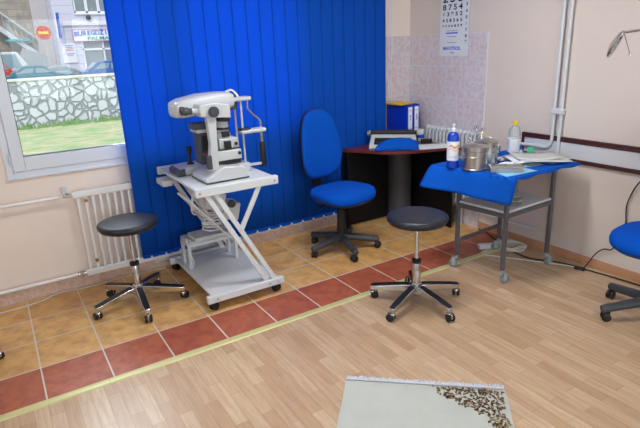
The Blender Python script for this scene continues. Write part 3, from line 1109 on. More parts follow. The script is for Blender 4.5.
# patient side: head frame and chin rest
b = B().tube(spline([(.13, .06, .545), (.18, .06, .55), (.21, .03, .50), (.215, .02, .46), (.22, .02, .42)]), .009, 8)
b.tube([(.20, -.02, .50), (.20, -.02, .06)], .008, 8).tube([(.20, .09, .50), (.20, .09, .06)], .008, 8)
obj('head_frame', b, M_instr, t)
obj('forehead_rest', B().bb((.13, -.05, .485), (.27, .04, .51)), M_instr, t, bevel=.006)
b = B().tube(spline([(.255, -.01, .49), (.255, -.01, .43), (.285, -.02, .385), (.33, -.03, .34), (.335, -.03, .265)]), .007, 8)
obj('side_rod', b, M_chrome, t)
b = B().bb((.16, -.09, .265), (.35, -.01, .292))
obj('chin_rest_arm', b, M_instr, t, bevel=.01, seg=3)
obj('chin_rest_pad', B().lathe([(0, .288), (.035, .288), (.04, .295), (.036, .302), (0, .298)], (.2, -.05, 0), sx=1.2), M_black, t)
b = B().lathe([(.018, .0), (.022, .01), (.021, .16), (.017, .175), (.009, .178)], (.335, -.03, .012))
obj('handgrip', b, M_black, t)
obj('grip_post', B().lathe([(.012, 0), (.012, .085), (.018, .09), (.018, .1)], (.335, -.03, .18)), M_chrome, t)
obj('grip_bracket', B().bb((.20, -.04, .03), (.34, -.02, .045)), M_instr, t)
obj('rear_plate', B().bb((.10, -.02, .43), (.175, .03, .53)), M_dgrey, t, bevel=.006)
obj('rail_support', B().bb((.10, -.06, .0), (.22, .12, .06)), M_instr, t, bevel=.005)

# ---------------------------------------------------------------- trolley
legs = [(2.851, -.416), (2.892, -.812), (3.409, -.796), (3.373, -.381)]
t = thing('instrument_trolley', 'grey steel trolley on casters covered by a blue cloth', 'trolley', (3.13, -.6, 0))
L_ = [Vector((x - 3.13, y + .6, 0)) for x, y in legs]
for k, p in enumerate(L_):
    obj('leg', B().box(p + Vector((0, 0, .445)), (.026, .026, .68), rz(-.1)), M_frame_dk, t, bevel=.002)
    caster(t, p.x, p.y, .115, (2.3, -.35, -.5, 2.5)[k], .034, M_caster_g, M_tire_g, tw=False, off=.022)
b = B()
for z in (.505,):
    for i in range(4):
        b.beam(L_[i] + Vector((0, 0, z)), L_[(i + 1) % 4] + Vector((0, 0, z)), .022, .03)
for i in range(4):
    b.beam(L_[i] + Vector((0, 0, .77)), L_[(i + 1) % 4] + Vector((0, 0, .77)), .022, .03)
obj('frame', b, M_frame_dk, t)
obj('cross_brace', B().beam(L_[0] + Vector((0, 0, .22)), L_[3] + Vector((0, 0, .22)), .016, .026), M_frame_dk, t)
sh = [L_[0] + Vector((-.0, .0, 0)), L_[1] + Vector((-.0, -.0, 0)), L_[2], L_[3]]
cc = sum(sh, Vector()) / 4
poly = [((p - cc) * 1.02 + cc)[:2] for p in sh]
obj('lower_shelf', B().prism(poly, .522, .54), mat('white_laminate', '#d5d3d8', .4), t, bevel=.002)
top = [(2.725, -.275), (2.815, -.885), (3.53, -.885), (3.57, -.30)]
obj('trolley_top', B().prism([(x - 3.13, y + .6) for x, y in top], .785, .80), M_white, t, bevel=.002)

# blue cloth
b = B()
A_, B_, C_, D_ = [Vector((*p, .803)) for p in ((2.715, -.262), (2.812, -.90), (3.545, -.90), (3.585, -.29))]


def hang(u, v, P, Q, dirn, dz, fl, wav):
    p = P.lerp(Q, u)
    d = Vector(dirn).normalized()
    p = p + d * ((fl * (1 - u) + .02) * v ** .8 + wav * v * math.sin(u * 15 + 1) * .8)
    p.z -= dz * v + .0
    return p


NU, NV = 26, 12


def topf(u, v):
    p = A_.lerp(B_, v).lerp(D_.lerp(C_, v), u)
    p.z = .8035 + .0015 * math.sin(u * 14) * math.sin(v * 8)
    if u > .9:
        p.z -= (u - .9) ** 2 * 1.2
    return p


def leftf(u, v):
    p = topf(0, u)
    fl = .085 * (1 - u) ** 2.0 + .015
    wv = .010 * math.sin(u * 11 + .6) * v
    dz = (.150 + .035 * u) * v
    d = Vector((-.97, -.1 + .25 * (1 - u), 0))
    q = p + d * (fl * v ** .75 + wv)
    q.z = p.z - dz - .003 * math.sin(PI * v)
    return q


def frontf(u, v):
    p = topf(u, 1)
    k = max(0, 1 - (u * 20) ** 2)
    c0 = topf(0, 1)
    dd = leftf(1, v) - c0
    q = p + dd * k + Vector((0, -.004 - .006 * v, 0)) * (1 - k)
    q.z -= (1 - k) * v * (.012 + .012 * math.sin(u * 9) ** 2)
    return q


def backf(u, v):
    p = topf(u, 0)
    q = p + Vector((-.06 * (1 - u) ** 3 * v, .02 * v + .012 * math.sin(u * 13) * v, 0))
    q.z -= v * (.15 + .01 * math.sin(u * 6))
    return q


b.grid(topf, NU, NV)
b.grid(leftf, NV * 2, 8)
b.grid(frontf, NU * 2, 4)
b.grid(backf, NU, 6)
bmesh.ops.remove_doubles(b.bm, verts=b.bm.verts[:], dist=.0015)
o = obj('trolley_cloth', b, M_cloth, smooth=True, sharp=60, solid=.002)
tag(o, 'bright blue cloth draped over the trolley top', 'cloth')
ZT = .8055


# things on the trolley
def bottle(name, label, cat, x, y, prof, m, z=ZT, cap=None, mc=None, lab=None, ml=None, extra=None, group=None):
    t = thing(name, label, cat, (x, y, z), 0, group)
    obj('body', B().lathe(prof, seg=28), m, t)
    if cap:
        obj('cap', B().lathe(cap, seg=18), mc, t)
    if lab:
        r, z0, z1 = lab
        l = obj('label', B().lathe([(r, z0), (r + .0006, z0), (r + .0006, z1), (r, z1)], seg=28), ml, t)
        if extra:
            extra(l)
    return t


def print_band(l):
    b = B()
    for k in range(14):
        a = math.radians(190 + k * 8)
        z = .155 + .008 * math.sin(k * .7)
        b.box((.0422 * math.cos(a), .0422 * math.sin(a), z), (.001, .0055, .012), rz(a))
        b.box((.0422 * math.cos(a), .0422 * math.sin(a), z - .022), (.001, .0055, .004), rz(a))
    obj('orange_band', b, M_orange, l)
    b = B()
    for k in range(8):
        a = math.radians(205 + k * 8)
        for z in (.075, .085, .06):
            b.box((.0422 * math.cos(a), .0422 * math.sin(a), z), (.001, .003, .003), rz(a))
    obj('small_print', b, M_inkb, l)


bottle('gel_bottle', 'tall dark blue bottle with white cap and label on the trolley', 'bottle', 2.755, -.43,
       [(0, .0), (.038, 0), (.041, .004), (.041, .215), (.038, .233), (.028, .247), (.014, .253), (.012, .262)], M_bluepl,
       cap=[(.0165, .256), (.0165, .276), (.01, .28), (.007, .284), (.007, .293), (.012, .295), (.011, .308), (0, .31)], mc=M_white,
       lab=(.0412, .055, .19), ml=M_paper, extra=print_band)


def drum(label, x, y, r, h, rot):
    t = thing('steel_drum', label, 'sterilizing drum', (x, y, ZT), rot, 'steel sterilizing drums')
    obj('body', B().lathe([(0, 0), (r - .002, 0), (r + .003, .003), (r + .003, .01), (r, .013), (r, h * .48), (r + .002, h * .49), (r + .002, h * .53), (r, h * .54), (r, h * .70), (r + .003, h * .71), (r + .003, h * .74), (r, h * .75), (r, h * .78)], seg=40), M_steel, t)
    obj('lid', B().lathe([(r + .004, h * .76), (r + .004, h * .9), (r - .003, h * .93), (r * .6, h * .96), (r * .2, h * .985), (0, h * .99)], seg=40), M_steel, t)
    b = B().tube(spline([(-.03, 0, h * .95), (-.025, 0, h + .008), (0, 0, h + .014), (.025, 0, h + .008), (.03, 0, h * .95)]), .003, 8)
    obj('lid_handle', b, M_chrome, t)
    b = B().bb((r - .002, -.012, h * .4), (r + .008, .012, h * .85)).tube([(r + .006, -.014, h * .62), (r + .006, .014, h * .62)], .004)
    obj('clasp', b, M_chrome, t, bevel=.002)
    b = B().tube(spline([(-r, -.03, h * .55), (-r - .02, -.02, h * .55), (-r - .02, .02, h * .55), (-r, .03, h * .55)]), .003, 8)
    obj('side_handle', b, M_chrome, t)
    return t


drum('steel sterilizing drum with lid right beside the tall blue bottle', 2.835, -.56, .086, .178, math.radians(-20))
drum('steel sterilizing drum partly hidden behind the nearer drum', 3.035, -.495, .072, .178, math.radians(-60))

# forceps jar behind the drums
t = thing('forceps_jar', 'glass jar with steel forceps and scissors standing behind the drums', 'jar', (3.115, -.35, ZT))
obj('body', B().lathe([(0, 0), (.03, 0), (.032, .004), (.032, .13), (.03, .13), (.03, .006), (0, .005)]), M_glassjar, t)
b = B()
for a, l in ((.3, .2), (1.6, .22), (3.2, .19)):
    tip = Vector((.035 * math.cos(a), .035 * math.sin(a), l))
    b.tube([(0, 0, .012), tip], .0025, 6)
    for s_ in (-1, 1):
        c = tip + Vector((s_ * .012, 0, .012))
        b.tube([c + Vector((.011 * math.cos(q * .785), 0, .014 * math.sin(q * .785))) for q in range(8)], .002, 5, closed=True)
obj('forceps', b, M_chrome, t)
bottle('spray_bottle', 'small clear bottle with yellow neck and white nozzle near the wall', 'bottle', 3.175, -.32,
       [(0, 0), (.028, 0), (.03, .004), (.03, .13), (.022, .15), (.012, .16)], M_clear,
       cap=[(.012, .158), (.014, .16), (.014, .18), (.01, .184), (0, .184)], mc=M_yplast)
sp = B().tube([(3.175, -.32, ZT + .182), (3.175, -.32, ZT + .215), (3.172, -.32, ZT + .27)], [.008, .007, .005], 8)
o = obj('nozzle', sp, M_white)
par = [q for q in bpy.data.objects if q.name == 'spray_bottle'][0]
o.parent = par
o.location = (-3.175, .32, -ZT)
t = thing('glass_pipette', 'slanting clear plastic dropper tube rising above the drums', 'dropper', (2.985, -.36, ZT))
obj('tube', B().tube([(0, .0, .004), (.02, .01, .10), (.07, .05, .19)], [.018, .012, .004], 10), M_glassjar, t)
obj('bulb', B().lathe([(.018, 0), (.02, .03), (.012, .1), (.0135, .11), (.0135, .13), (0, .135)], (0, 0, 0)), M_instr_g, t)
bottle('alcohol_bottle', 'large clear plastic bottle with yellow screw cap beside the wall guard', 'bottle', 3.385, -.45,
       [(0, 0), (.040, 0), (.044, .004), (.044, .18), (.038, .21), (.02, .228), (.016, .24)], M_clear,
       cap=[(.019, .231), (.0195, .233), (.0195, .26), (.017, .263), (0, .263)], mc=M_yplast,
       lab=(.0442, .03, .13), ml=M_paper)
bottle('medicine_bottle', 'small white bottle with blue cap beside the large clear bottle', 'bottle', 3.325, -.56,
       [(0, 0), (.014, 0), (.015, .003), (.015, .06), (.009, .075), (.008, .08)], M_clear,
       cap=[(.009, .075), (.0095, .078), (.0095, .1), (0, .102)], mc=M_bluepl, lab=(.0152, .012, .05), ml=M_paper)
t = thing('blue_cup', 'small bright blue plastic cup behind the packets', 'cup', (3.30, -.365, ZT))
obj('body', B().lathe([(0, 0), (.022, 0), (.026, .07), (.0245, .07), (.021, .003), (0, .003)], seg=20), M_cyan, t)
o = obj('medicine_box', B().bb((-.012, -.022, 0), (.012, .022, .085)).bb((-.013, -.023, .02), (.013, .023, .06)), [M_green], bevel=.001, loc=(3.39, -.60, ZT), rotz=.4)
tag(o, 'narrow green and white medicine box behind the papers', 'box')
# steel tray on light blue paper
o = obj('paper_napkin', B().prism([(-.12, -.10), (.16, -.085), (.14, .10), (-.10, .09)], 0, .0016), M_lblue, loc=(2.945, -.775, ZT + .0005), rotz=-.15)
tag(o, 'light blue paper napkin under the steel tray', 'napkin')
t = thing('steel_tray', 'shallow rectangular steel instrument box at the trolley front edge', 'tray', (2.92, -.755, ZT + .003), math.radians(-38))
b = B().bb((-.105, -.045, 0), (.105, .045, .004))
for a, c in (((-.105, -.045), (.105, -.042)), ((-.105, .042), (.105, .045)), ((-.105, -.045), (-.102, .045)), ((.102, -.045), (.105, .045))):
    b.bb((*a, 0), (*c, .034))
obj('body', b, M_steel, t, bevel=.001)
obj('lid', B().bb((-.109, -.048, .030), (.109, .048, .040)), M_steel, t, bevel=.002)
obj('catch', B().bb((.105, -.012, .012), (.112, .012, .036)), M_dgrey, t)

# packets and bags
rnd = random.Random(11)


def crumple(name, label, cat, x, y, w, d, h, m, rot, seed, z=ZT, group=None):
    b = B()

    def fn(u, v):
        e = math.sin(PI * u) ** .35 * math.sin(PI * v) ** .35 if 0 < u < 1 and 0 < v < 1 else 0
        nn = noise.noise(Vector((u * 4 + seed, v * 4, seed)))
        return Vector(((u - .5) * w * (1 + .05 * nn), (v - .5) * d * (1 + .06 * nn), .0015 + h * e * (.7 + .5 * nn)))
    b.grid(fn, 18, 12)
    b.grid(lambda u, v: Vector(((u - .5) * w, (v - .5) * d, .0008)), 1, 1)
    o = obj(name, b, m, loc=(x, y, z), rotz=rot, sharp=70)
    tag(o, label, cat, group)
    return o


crumple('gauze_packet', 'crumpled white gauze packet beside the steel tray', 'packet', 3.10, -.655, .15, .085, .028, M_paper, -.6, 1)
crumple('gauze_packet', 'white and blue printed packet behind the drums', 'packet', 3.22, -.505, .12, .08, .026, M_paper, -.3, 2)
o = obj('packet_print', B().bb((-.02, -.02, .0), (.03, .012, .001)), M_inkb)
o.parent = bpy.data.objects['gauze_packet.001']
o.location = (0, 0, .029)
crumple('tissue_packet', 'small pink packet lying beneath the clear bottle', 'packet', 3.245, -.60, .055, .035, .022, M_pink, .5, 3)
crumple('instrument_bag', 'clear sterilization bag with tools lying left under the papers', 'bag', 3.20, -.715, .19, .15, .03, M_bag, -.2, 4, ZT + .0, 'clear sterilization bags')
crumple('instrument_bag', 'clear sterilization bag spilling out beneath the magazines at right', 'bag', 3.42, -.745, .20, .16, .028, M_bag, .1, 5, ZT + .0, 'clear sterilization bags')
for i, (x, y, r_, w, l, lab) in enumerate(((3.30, -.72, -.5, .25, .40, 'lowest white paper folder of the stack on the trolley'),
                                          (3.32, -.73, -.40, .23, .36, 'middle paper folder of the stack on the trolley'),
                                          (3.30, -.71, -.60, .21, .32, 'top grey leaflet of the stack on the trolley'))):
    b = B()
    b.grid(lambda u, v: Vector(((u - .5) * l, (v - .5) * w, .006 * math.sin(u * 5 + i) + .004 * v)), 8, 4)
    o = obj('paper_folder', b, [M_paper, M_typew, M_instr_g][i], loc=(x, y, ZT + .030 + i * .008), rotz=r_, solid=.003)
    tag(o, lab, 'paper', 'papers stacked on the trolley')
# lower shelf contents
t = thing('steel_box', 'steel box standing at the back of the trolley lower shelf', 'box', (3.27, -.50, .5405), -.3)
obj('body', B().bb((-.07, -.045, 0), (.07, .045, .07)), M_steel, t, bevel=.003)
obj('lid', B().bb((-.073, -.048, .07), (.073, .048, .082)), M_steel, t, bevel=.003)
t = thing('glass_dish', 'round glass dish on the trolley lower shelf', 'dish', (3.06, -.70, .5405))
obj('body', B().lathe([(0, 0), (.08, 0), (.085, .005), (.088, .04), (.085, .04), (.082, .008), (0, .005)], seg=36), M_glassjar, t)
obj('rim', B().lathe([(.085, .038), (.091, .038), (.091, .043), (.085, .043)], seg=36), M_bag, t)

# ---------------------------------------------------------------- cables on the floor and wall
b = B()
b.tube(spline([(3.625, .05, .006), (3.60, -.08, .006), (3.50, -.28, .006), (3.44, -.42, .006), (3.42, -.65, .006), (3.525, -.84, .006), (3.56, -1.05, .006), (3.60, -1.4, .006), (3.61, -2.0, .006), (3.6, -2.8, .006)]), .0055, 8)
o = obj('power_cable', b, M_cable_b)
tag(o, 'long black power cable lying along the right baseboard', 'cable')
b = B()
b.tube(spline([(3.545, -1.02, .008), (3.61, -1.01, .03), (3.635, -1.05, .12), (3.64, -1.10, .17), (3.64, -1.16, .19), (3.642, -1.21, .33), (3.642, -1.225, .41), (3.642, -1.215, .53), (3.642, -1.246, .65), (3.635, -1.29, .73), (3.63, -1.32, .95), (3.63, -1.5, 1.2), (3.4, -2.4, .9)][:10] + [(3.625, -1.30, .76), (3.625, -1.40, .95), (3.64, -1.46, 1.2)]), .0045, 8)
o = obj('lamp_cable', b, M_cable_b)
tag(o, 'thin black cable climbing the right wall behind the task chair', 'cable')
o = obj('plug', B().box((3.53, -1.0, .012), (.03, .07, .022), rz(.3)), M_black, bevel=.004)
tag(o, 'small black plug joining the cables near the baseboard', 'plug')
b = B()
pts = []
rnd = random.Random(5)
for k in range(34):
    a = k * .78
    pts.append((3.46 + .085 * math.cos(a) + .02 * math.sin(k * 1.7), -.43 + .085 * math.sin(a) * 1.3 + .02 * math.cos(k * 2.3), .008 + .0015 * k))
b.tube(spline(pts, 4), .004, 6)
o = obj('coiled_cable', b, M_cable_w)
tag(o, 'coil of white cable on the floor under the trolley', 'cable')
b = B().tube(spline([(3.40, -.33, .008), (3.20, -.36, .006), (3.30, -.55, .006), (3.41, -.78, .016), (3.49, -.92, .018), (3.52, -.98, .014)]), .004, 6)
o = obj('extension_lead', b, M_cable_w)
tag(o, 'straight white lead running from the coil to the black plug', 'cable')
o = obj('socket_block', B().box((3.33, -.30, .02), (.14, .05, .04), rz(-.5)), M_white, bevel=.006)
tag(o, 'white socket block on the floor behind the trolley', 'socket')
b = B().tube(spline([(-1.9, .93, .005), (-.15, .90, .005), (.2, .99, .005), (.42, .97, .005), (.6, .99, .005), (.9, .985, .005), (1.0, .96, .005)]), .004, 6)
o = obj('floor_cable', b, M_cable_w)
tag(o, 'thin white cable lying along the pink skirting under the radiator', 'cable')
b = B().bb((.93, .990, .062), (1.75, 1.014, .088))
o = obj('cable_duct', b, M_white, bevel=.003)
tag(o, 'short white cable duct on the skirting below the blind', 'cable duct')

# ---------------------------------------------------------------- exam lamp on a stand beyond the frame
t = thing('examination_lamp', 'small round chrome examination lamp on a thin arm at upper right', 'lamp', (3.37, -2.12, 0))
hd = Vector((3.13, -1.03, 1.615))
axis = Vector((.332, -.849, -.406)).normalized()
u_ = axis.cross(Vector((0, 0, 1))).normalized()
v_ = axis.cross(u_)
Mh = Matrix((u_, v_, axis)).transposed()
loc0 = Vector((3.37, -2.12, 0))
hd = Vector((3.036, -1.335, 1.613))
h = obj('lamp_head', B().lathe([(0, -.022), (.03, -.020), (.06, -.012), (.076, -.004), (.078, .004), (.074, .008), (.066, .006), (.062, .0), (.04, -.004), (.036, 0), (.02, -.004), (0, -.006)], hd - loc0, Mh), M_chrome, t)
obj('bulb', B().lathe([(0, -.004), (.018, -.004), (.02, .003), (.012, .008), (0, .01)], hd - loc0, Mh), M_clear, h)
j = Vector((3.08, -1.35, 1.672))
b = B().tube([hd - axis * .018 - loc0, j - loc0], .008, 8)
b.tube([j - loc0, Vector((3.22, -1.45, 1.69)) - loc0, Vector((3.37, -2.12, 1.66)) - loc0], .007, 8)
obj('arm', b, M_chrome, t)
b = B().tube([j - loc0, Vector((3.17, -1.35, 1.552)) - loc0], .0025, 6).lathe([(0, 0), (.006, 0), (.006, .01), (0, .01)], Vector((3.17, -1.35, 1.545)) - loc0)
obj('handle_rod', b, M_chrome, t)
obj('pole', B().tube([(0, 0, .06), (0, 0, 1.68)], .012, 12), M_chrome, t)
obj('stand_base', B().lathe([(0, 0), (.12, 0), (.12, .02), (.04, .045), (.02, .07), (0, .07)]), M_dgrey, t)

# ---------------------------------------------------------------- rug
def rug_mat():
    m = mat('ivory_wool', '#c6c8c0', .95, var=.10, scale=6, bump=.5, bscale=260, spec=.1)
    return m


M_rug = rug_mat()
M_tuft = mat('brown_wool', '#6b513a', .95, var=.5, scale=60, bump=.5, bscale=260, spec=.1)
M_tuft2 = mat('tan_wool', '#a58a66', .95, var=.3, scale=60, spec=.1)
r0 = Vector((1.349, -1.086, 0))
r1 = Vector((1.946, -1.612, 0))
ux = (r1 - r0).normalized()
uy = Vector((ux.y, -ux.x, 0))       # towards the camera
W_ = (r1 - r0).length
ang = math.atan2(ux.y, ux.x)
t = thing('rug', 'ivory rug with a brown floral corner lying on the laminate', 'rug', r0, ang)
# local x along far edge; local -y toward camera


def rugf(u, v):
    x = u * W_ + .004 * math.sin(v * 20)
    y = -v * 1.35
    n_ = noise.noise(Vector((x * 9, y * 9, 0)))
    e = min(u, 1 - u, v, 1 - v) * 20
    return Vector((x, y, .003 + .010 * min(1, e) + .0015 * n_))


b = B().grid(rugf, 40, 60)
b.grid(lambda u, v: Vector((u * W_, -v * 1.35, .001)), 1, 1)
obj('pile', b, M_rug, t, sharp=80)
b = B()
rnd = random.Random(2)
k = 0
x = .004
while x < W_ - .004:
    b.tube([(x, -.016, .0125), (x + rnd.uniform(-.003, .003), .014, .007), (x + rnd.uniform(-.008, .008), .030 + rnd.uniform(-.012, .006), .003)], [.0034, .003, .0015], 5)
    x += .0052
fr = obj('fringe', b, mat('white_fringe', '#dcdce4', .9), t)
fr['kind'] = 'stuff'
b = B()
rnd = random.Random(21)


def leaf(x, y, a, l, w, mi):
    b.mi = mi
    d = Vector((math.cos(a), math.sin(a), 0))
    n_ = Vector((-d.y, d.x, 0))
    p = Vector((x, y, .0145))
    vs = [p, p + d * l * .35 + n_ * w, p + d * l * .75 + n_ * w * .7, p + d * l, p + d * l * .7 - n_ * w * .8, p + d * l * .3 - n_ * w]
    lo = [b.bm.verts.new(q) for q in vs]
    hi = [b.bm.verts.new(q + Vector((0, 0, .0022))) for q in vs]
    b._f(hi)
    for i in range(6):
        b._f([lo[i], lo[(i + 1) % 6], hi[(i + 1) % 6], hi[i]])


for k in range(1000):
    # corner motif: x from W-.31 to W-.04, y from -.03 down; L shaped with curved inner edge
    u = rnd.random()
    v = rnd.random()
    X = u * .33
    Y = v * .36
    lim = (max(0, 1 - X / .33) ** .8) * .22 * (1 if X > .12 else 1.0 + (.12 - X) * 6) + .025
    if Y > lim:
        continue
    x = W_ - .022 - X
    y = -.035 - Y
    if rnd.random() < .2:
        continue
    leaf(x, y, rnd.uniform(0, 6.28), rnd.uniform(.010, .020), rnd.uniform(.0028, .005), 0 if rnd.random() < .7 else 1)
mt = obj('floral_motif', b, [M_tuft, M_tuft2], t, smooth=False)
mt['kind'] = 'stuff'

# ---------------------------------------------------------------- exterior
M_grass = mat('grass', '#bdc496', .95, var=.35, scale=1.6, bump=.6, bscale=12)
_nt = M_grass.node_tree
_mx = [n for n in _nt.nodes if n.type == 'MIX'][0]
_mx.inputs[6].default_value = lin('#9fc486')
_mx.inputs[7].default_value = lin('#e2d3b4')
_mr = _nt.nodes.new('ShaderNodeMapRange')
_mr.inputs['From Min'].default_value = .38
_mr.inputs['From Max'].default_value = .66
_nz = [n for n in _nt.nodes if n.type == 'TEX_NOISE' and abs(n.inputs['Scale'].default_value - 1.6) < .01][0]
_nz.inputs['Roughness'].default_value = .7
_nt.links.new(_nz.outputs['Fac'], _mr.inputs['Value'])
_nt.links.new(_mr.outputs[0], _mx.inputs[0])
g = B().grid(lambda u, v: Vector((-14 + u * 44, 1.4 + v * 18.5, -.12 - .83 * v + .05 * noise.noise(Vector((u * 20, v * 10, 0))))), 40, 30)
g.mi = 1
rnd = random.Random(9)
for k in range(700):
    x = rnd.uniform(-3, 12)
    y = 19.85 - abs(rnd.gauss(0, .35))
    z = -.98 + (19.85 - y) * .045
    hh = rnd.uniform(.12, .34)
    dx = rnd.uniform(-.08, .08)
    g._f([g.bm.verts.new(p) for p in ((x - .05, y, z), (x + .05, y, z), (x + dx, y - .04, z + hh))])
o = obj('lawn', g, [M_grass, mat('long_grass', '#8fb277', .95, var=.3, scale=3)], fix=False)
tag(o, 'sunlit grass lawn outside the window', 'grass', kind='stuff')


def stone_mat():
    m = bpy.data.materials.new('rubble_stone')
    m.use_nodes = True
    nt = m.node_tree
    N = nt.nodes.new
    L = nt.links.new
    p = nt.nodes['Principled BSDF']
    p.inputs['Roughness'].default_value = .9
    tc = N('ShaderNodeTexCoord')
    nz = N('ShaderNodeTexNoise')
    nz.inputs['Scale'].default_value = 2.5
    vm = N('ShaderNodeVectorMath')
    vm.operation = 'MULTIPLY_ADD'
    vm.inputs[1].default_value = (.25, .25, .25)
    L(tc.outputs['Object'], nz.inputs['Vector'])
    L(nz.outputs['Color'], vm.inputs[0])
    L(tc.outputs['Object'], vm.inputs[2])
    vo = N('ShaderNodeTexVoronoi')
    vo.feature = 'DISTANCE_TO_EDGE'
    vo.inputs['Scale'].default_value = 3.0
    vc = N('ShaderNodeTexVoronoi')
    vc.inputs['Scale'].default_value = 3.0
    L(vm.outputs[0], vo.inputs['Vector'])
    L(vm.outputs[0], vc.inputs['Vector'])
    mr = N('ShaderNodeMapRange')
    mr.inputs['From Min'].default_value = .045
    mr.inputs['From Max'].default_value = .12
    L(vo.outputs['Distance'], mr.inputs['Value'])
    cr_ = N('ShaderNodeMix')
    cr_.data_type = 'RGBA'
    cr_.inputs[6].default_value = lin('#d3d9e4')
    cr_.inputs[7].default_value = lin('#eceff8')
    L(vc.outputs['Color'], cr_.inputs[0])
    mx = N('ShaderNodeMix')
    mx.data_type = 'RGBA'
    mx.inputs[6].default_value = lin('#a3aab6')
    L(mr.outputs[0], mx.inputs[0])
    L(cr_.outputs[2], mx.inputs[7])
    L(mx.outputs[2], p.inputs['Base Color'])
    bp_ = N('ShaderNodeBump')
    bp_.inputs['Distance'].default_value = .08
    bp_.inputs['Strength'].default_value = .8
    L(mr.outputs[0], bp_.inputs['Height'])
    L(bp_.outputs[0], p.inputs['Normal'])
    return m


t = thing('stone_wall', 'low rubble stone wall with pale coping beyond the lawn', 'wall', (5, 20, -1))
obj('masonry', B().bb((-19, 0, -.2), (25, .5, 1.80)), stone_mat(), t, smooth=False)
obj('coping', B().bb((-19, -.05, 1.80), (25, .55, 1.89)), mat('pale_coping', '#e9e7e4', .8), t, bevel=.02)
o = struct('ground', B().bb((-14, 20.3, -1.4), (30, 60, -.27)), mat('asphalt', '#a9a9ac', .9, scale=3), label='street beyond the stone wall')

def wprof_x(pts, W, b, z=0):
    pass


def car(name, label, x, y, rot, L, color, roof=1.42, van=False):
    t = thing('car' if not van else 'van', label, 'car' if not van else 'van', (x, y, -.27), rot)
    mp = mat(name + '_paint', color, .25, coat=.6, var=.02)
    h = L / 2
    if name == 'red':
        t.scale = (1, 1, 1.2)
    if van:
        body = [(-h, .3), (h, .3), (h, 1.0), (h - .25, 1.15), (h - .9, roof), (-h + .1, roof), (-h, roof - .3)]
        cab = [(h - .45, 1.12), (h - .95, roof - .08), (-h + .3, roof - .1), (-h + .25, 1.15)]
    else:
        body = [(-h, .32), (h, .32), (h + .04, .55), (h - .05, .78), (h - .95, .92), (-h + .5, .95), (-h, .88), (-h - .03, .6)]
        cab = [(h - 1.15, .90), (h - 1.75, roof - .02), (h - 2.1, roof), (-h + 1.25, roof), (-h + .95, roof - .04), (-h + .35, .93)]
    W = .84
    Mx = Matrix(((1, 0, 0, 0), (0, 0, -1, 0), (0, 1, 0, 0), (0, 0, 0, 1)))
    obj('body', B().prism(body, -W, W, Mx), mp, t, bevel=.06, seg=3)
    cx_ = sum(p[0] for p in cab) / len(cab)
    gl = mat(name + '_glass', '#8fa9b5', .1, var=.05)
    if not van:
        obj('cabin', B().prism(cab, -W + .1, W - .1, Mx), mp, t, bevel=.05, seg=3)
    zt = roof - .15
    zb = .97 if not van else 1.15
    xa, xb = cab[0][0], cab[-1][0]
    def lerp(a, b_, s):
        return a + (b_ - a) * s
    fx, bx_ = (h - 1.25, h - 1.72) if not van else (h - .6, h - .95)
    rx_, rb = (-h + .55, -h + 1.15) if not van else (-h + .3, -h + .35)
    for s_ in (-1, 1):
        yy = s_ * (W - .1 if not van else W)
        for i in range(2):
            p0 = lerp(rx_, fx, i * .5 + (.04 if i else .03))
            p1 = lerp(rx_, fx, (i + 1) * .5 - (.04 if not i else .03))
            q0 = lerp(rb, bx_, i * .5 + (.04 if i else .03))
            q1 = lerp(rb, bx_, (i + 1) * .5 - (.04 if not i else .03))
            poly = [(p0, zb + .02), (p1, zb + .02), (q1, zt), (q0, zt)]
            bb = B().prism(poly, -yy - .012, -yy + .012, Matrix(((1, 0, 0, 0), (0, 0, -1, 0), (0, 1, 0, 0), (0, 0, 0, 1))))
            obj('side_window', bb, gl, t)
    if not van:
        def quad(xb0, zb0, xt0, zt0, dx):
            bb = B()
            P = [(xb0, -W + .18, zb0), (xb0, W - .18, zb0), (xt0, W - .22, zt0), (xt0, -W + .22, zt0)]
            lo = [bb.bm.verts.new(p) for p in P]
            hi = [bb.bm.verts.new((p[0] + dx, p[1], p[2] + .012)) for p in P]
            bb._f(lo)
            bb._f(hi)
            for i in range(4):
                bb._f([lo[i], lo[(i + 1) % 4], hi[(i + 1) % 4], hi[i]])
            return bb
        obj('windscreen', quad(h - 1.2, .95, h - 1.72, roof - .06, .012), gl, t)
        obj('rear_window', quad(-h + .42, 1.0, -h + .9, roof - .09, -.012), gl, t)
    for xw in (-h + .75, h - .8):
        for s_ in (-1, 1):
            w = B().lathe([(0, -.1), (.2, -.1), (.3, -.09), (.31, -.05), (.31, .05), (.3, .09), (.2, .1), (0, .1)], (xw, s_ * (W - .08), .31), rx(PI / 2))
            obj('wheel', w, M_black, t)
    for s_ in (-1, 1):
        obj('mirror', B().bb((h - 1.3, s_ * (W - .02), .95), (h - 1.15, s_ * (W + .12), 1.05)), mp, t, bevel=.02)
    return t


car('teal', 'teal hatchback parked directly behind the stone wall', 3.1, 34, 0.0, 3.9, '#2c7388')
car('blue', 'blue car behind the wall beside the blind edge', 7.6, 35, 0.0, 4.0, '#3f6cb0', 1.48)
car('silver', 'silver car partly hidden behind the teal hatchback', 5.0, 38.2, 0, 3.6, '#aab6bc', 1.30)
car('red', 'red car at the left behind the teal hatchback', 1.3, 38.3, 0.0, 3.3, '#d04a38', 1.6)
car('van', 'pale grey van parked beyond the red car', 1.2, 42.0, 0, 4.4, '#dfe4ea', 2.3, van=True)

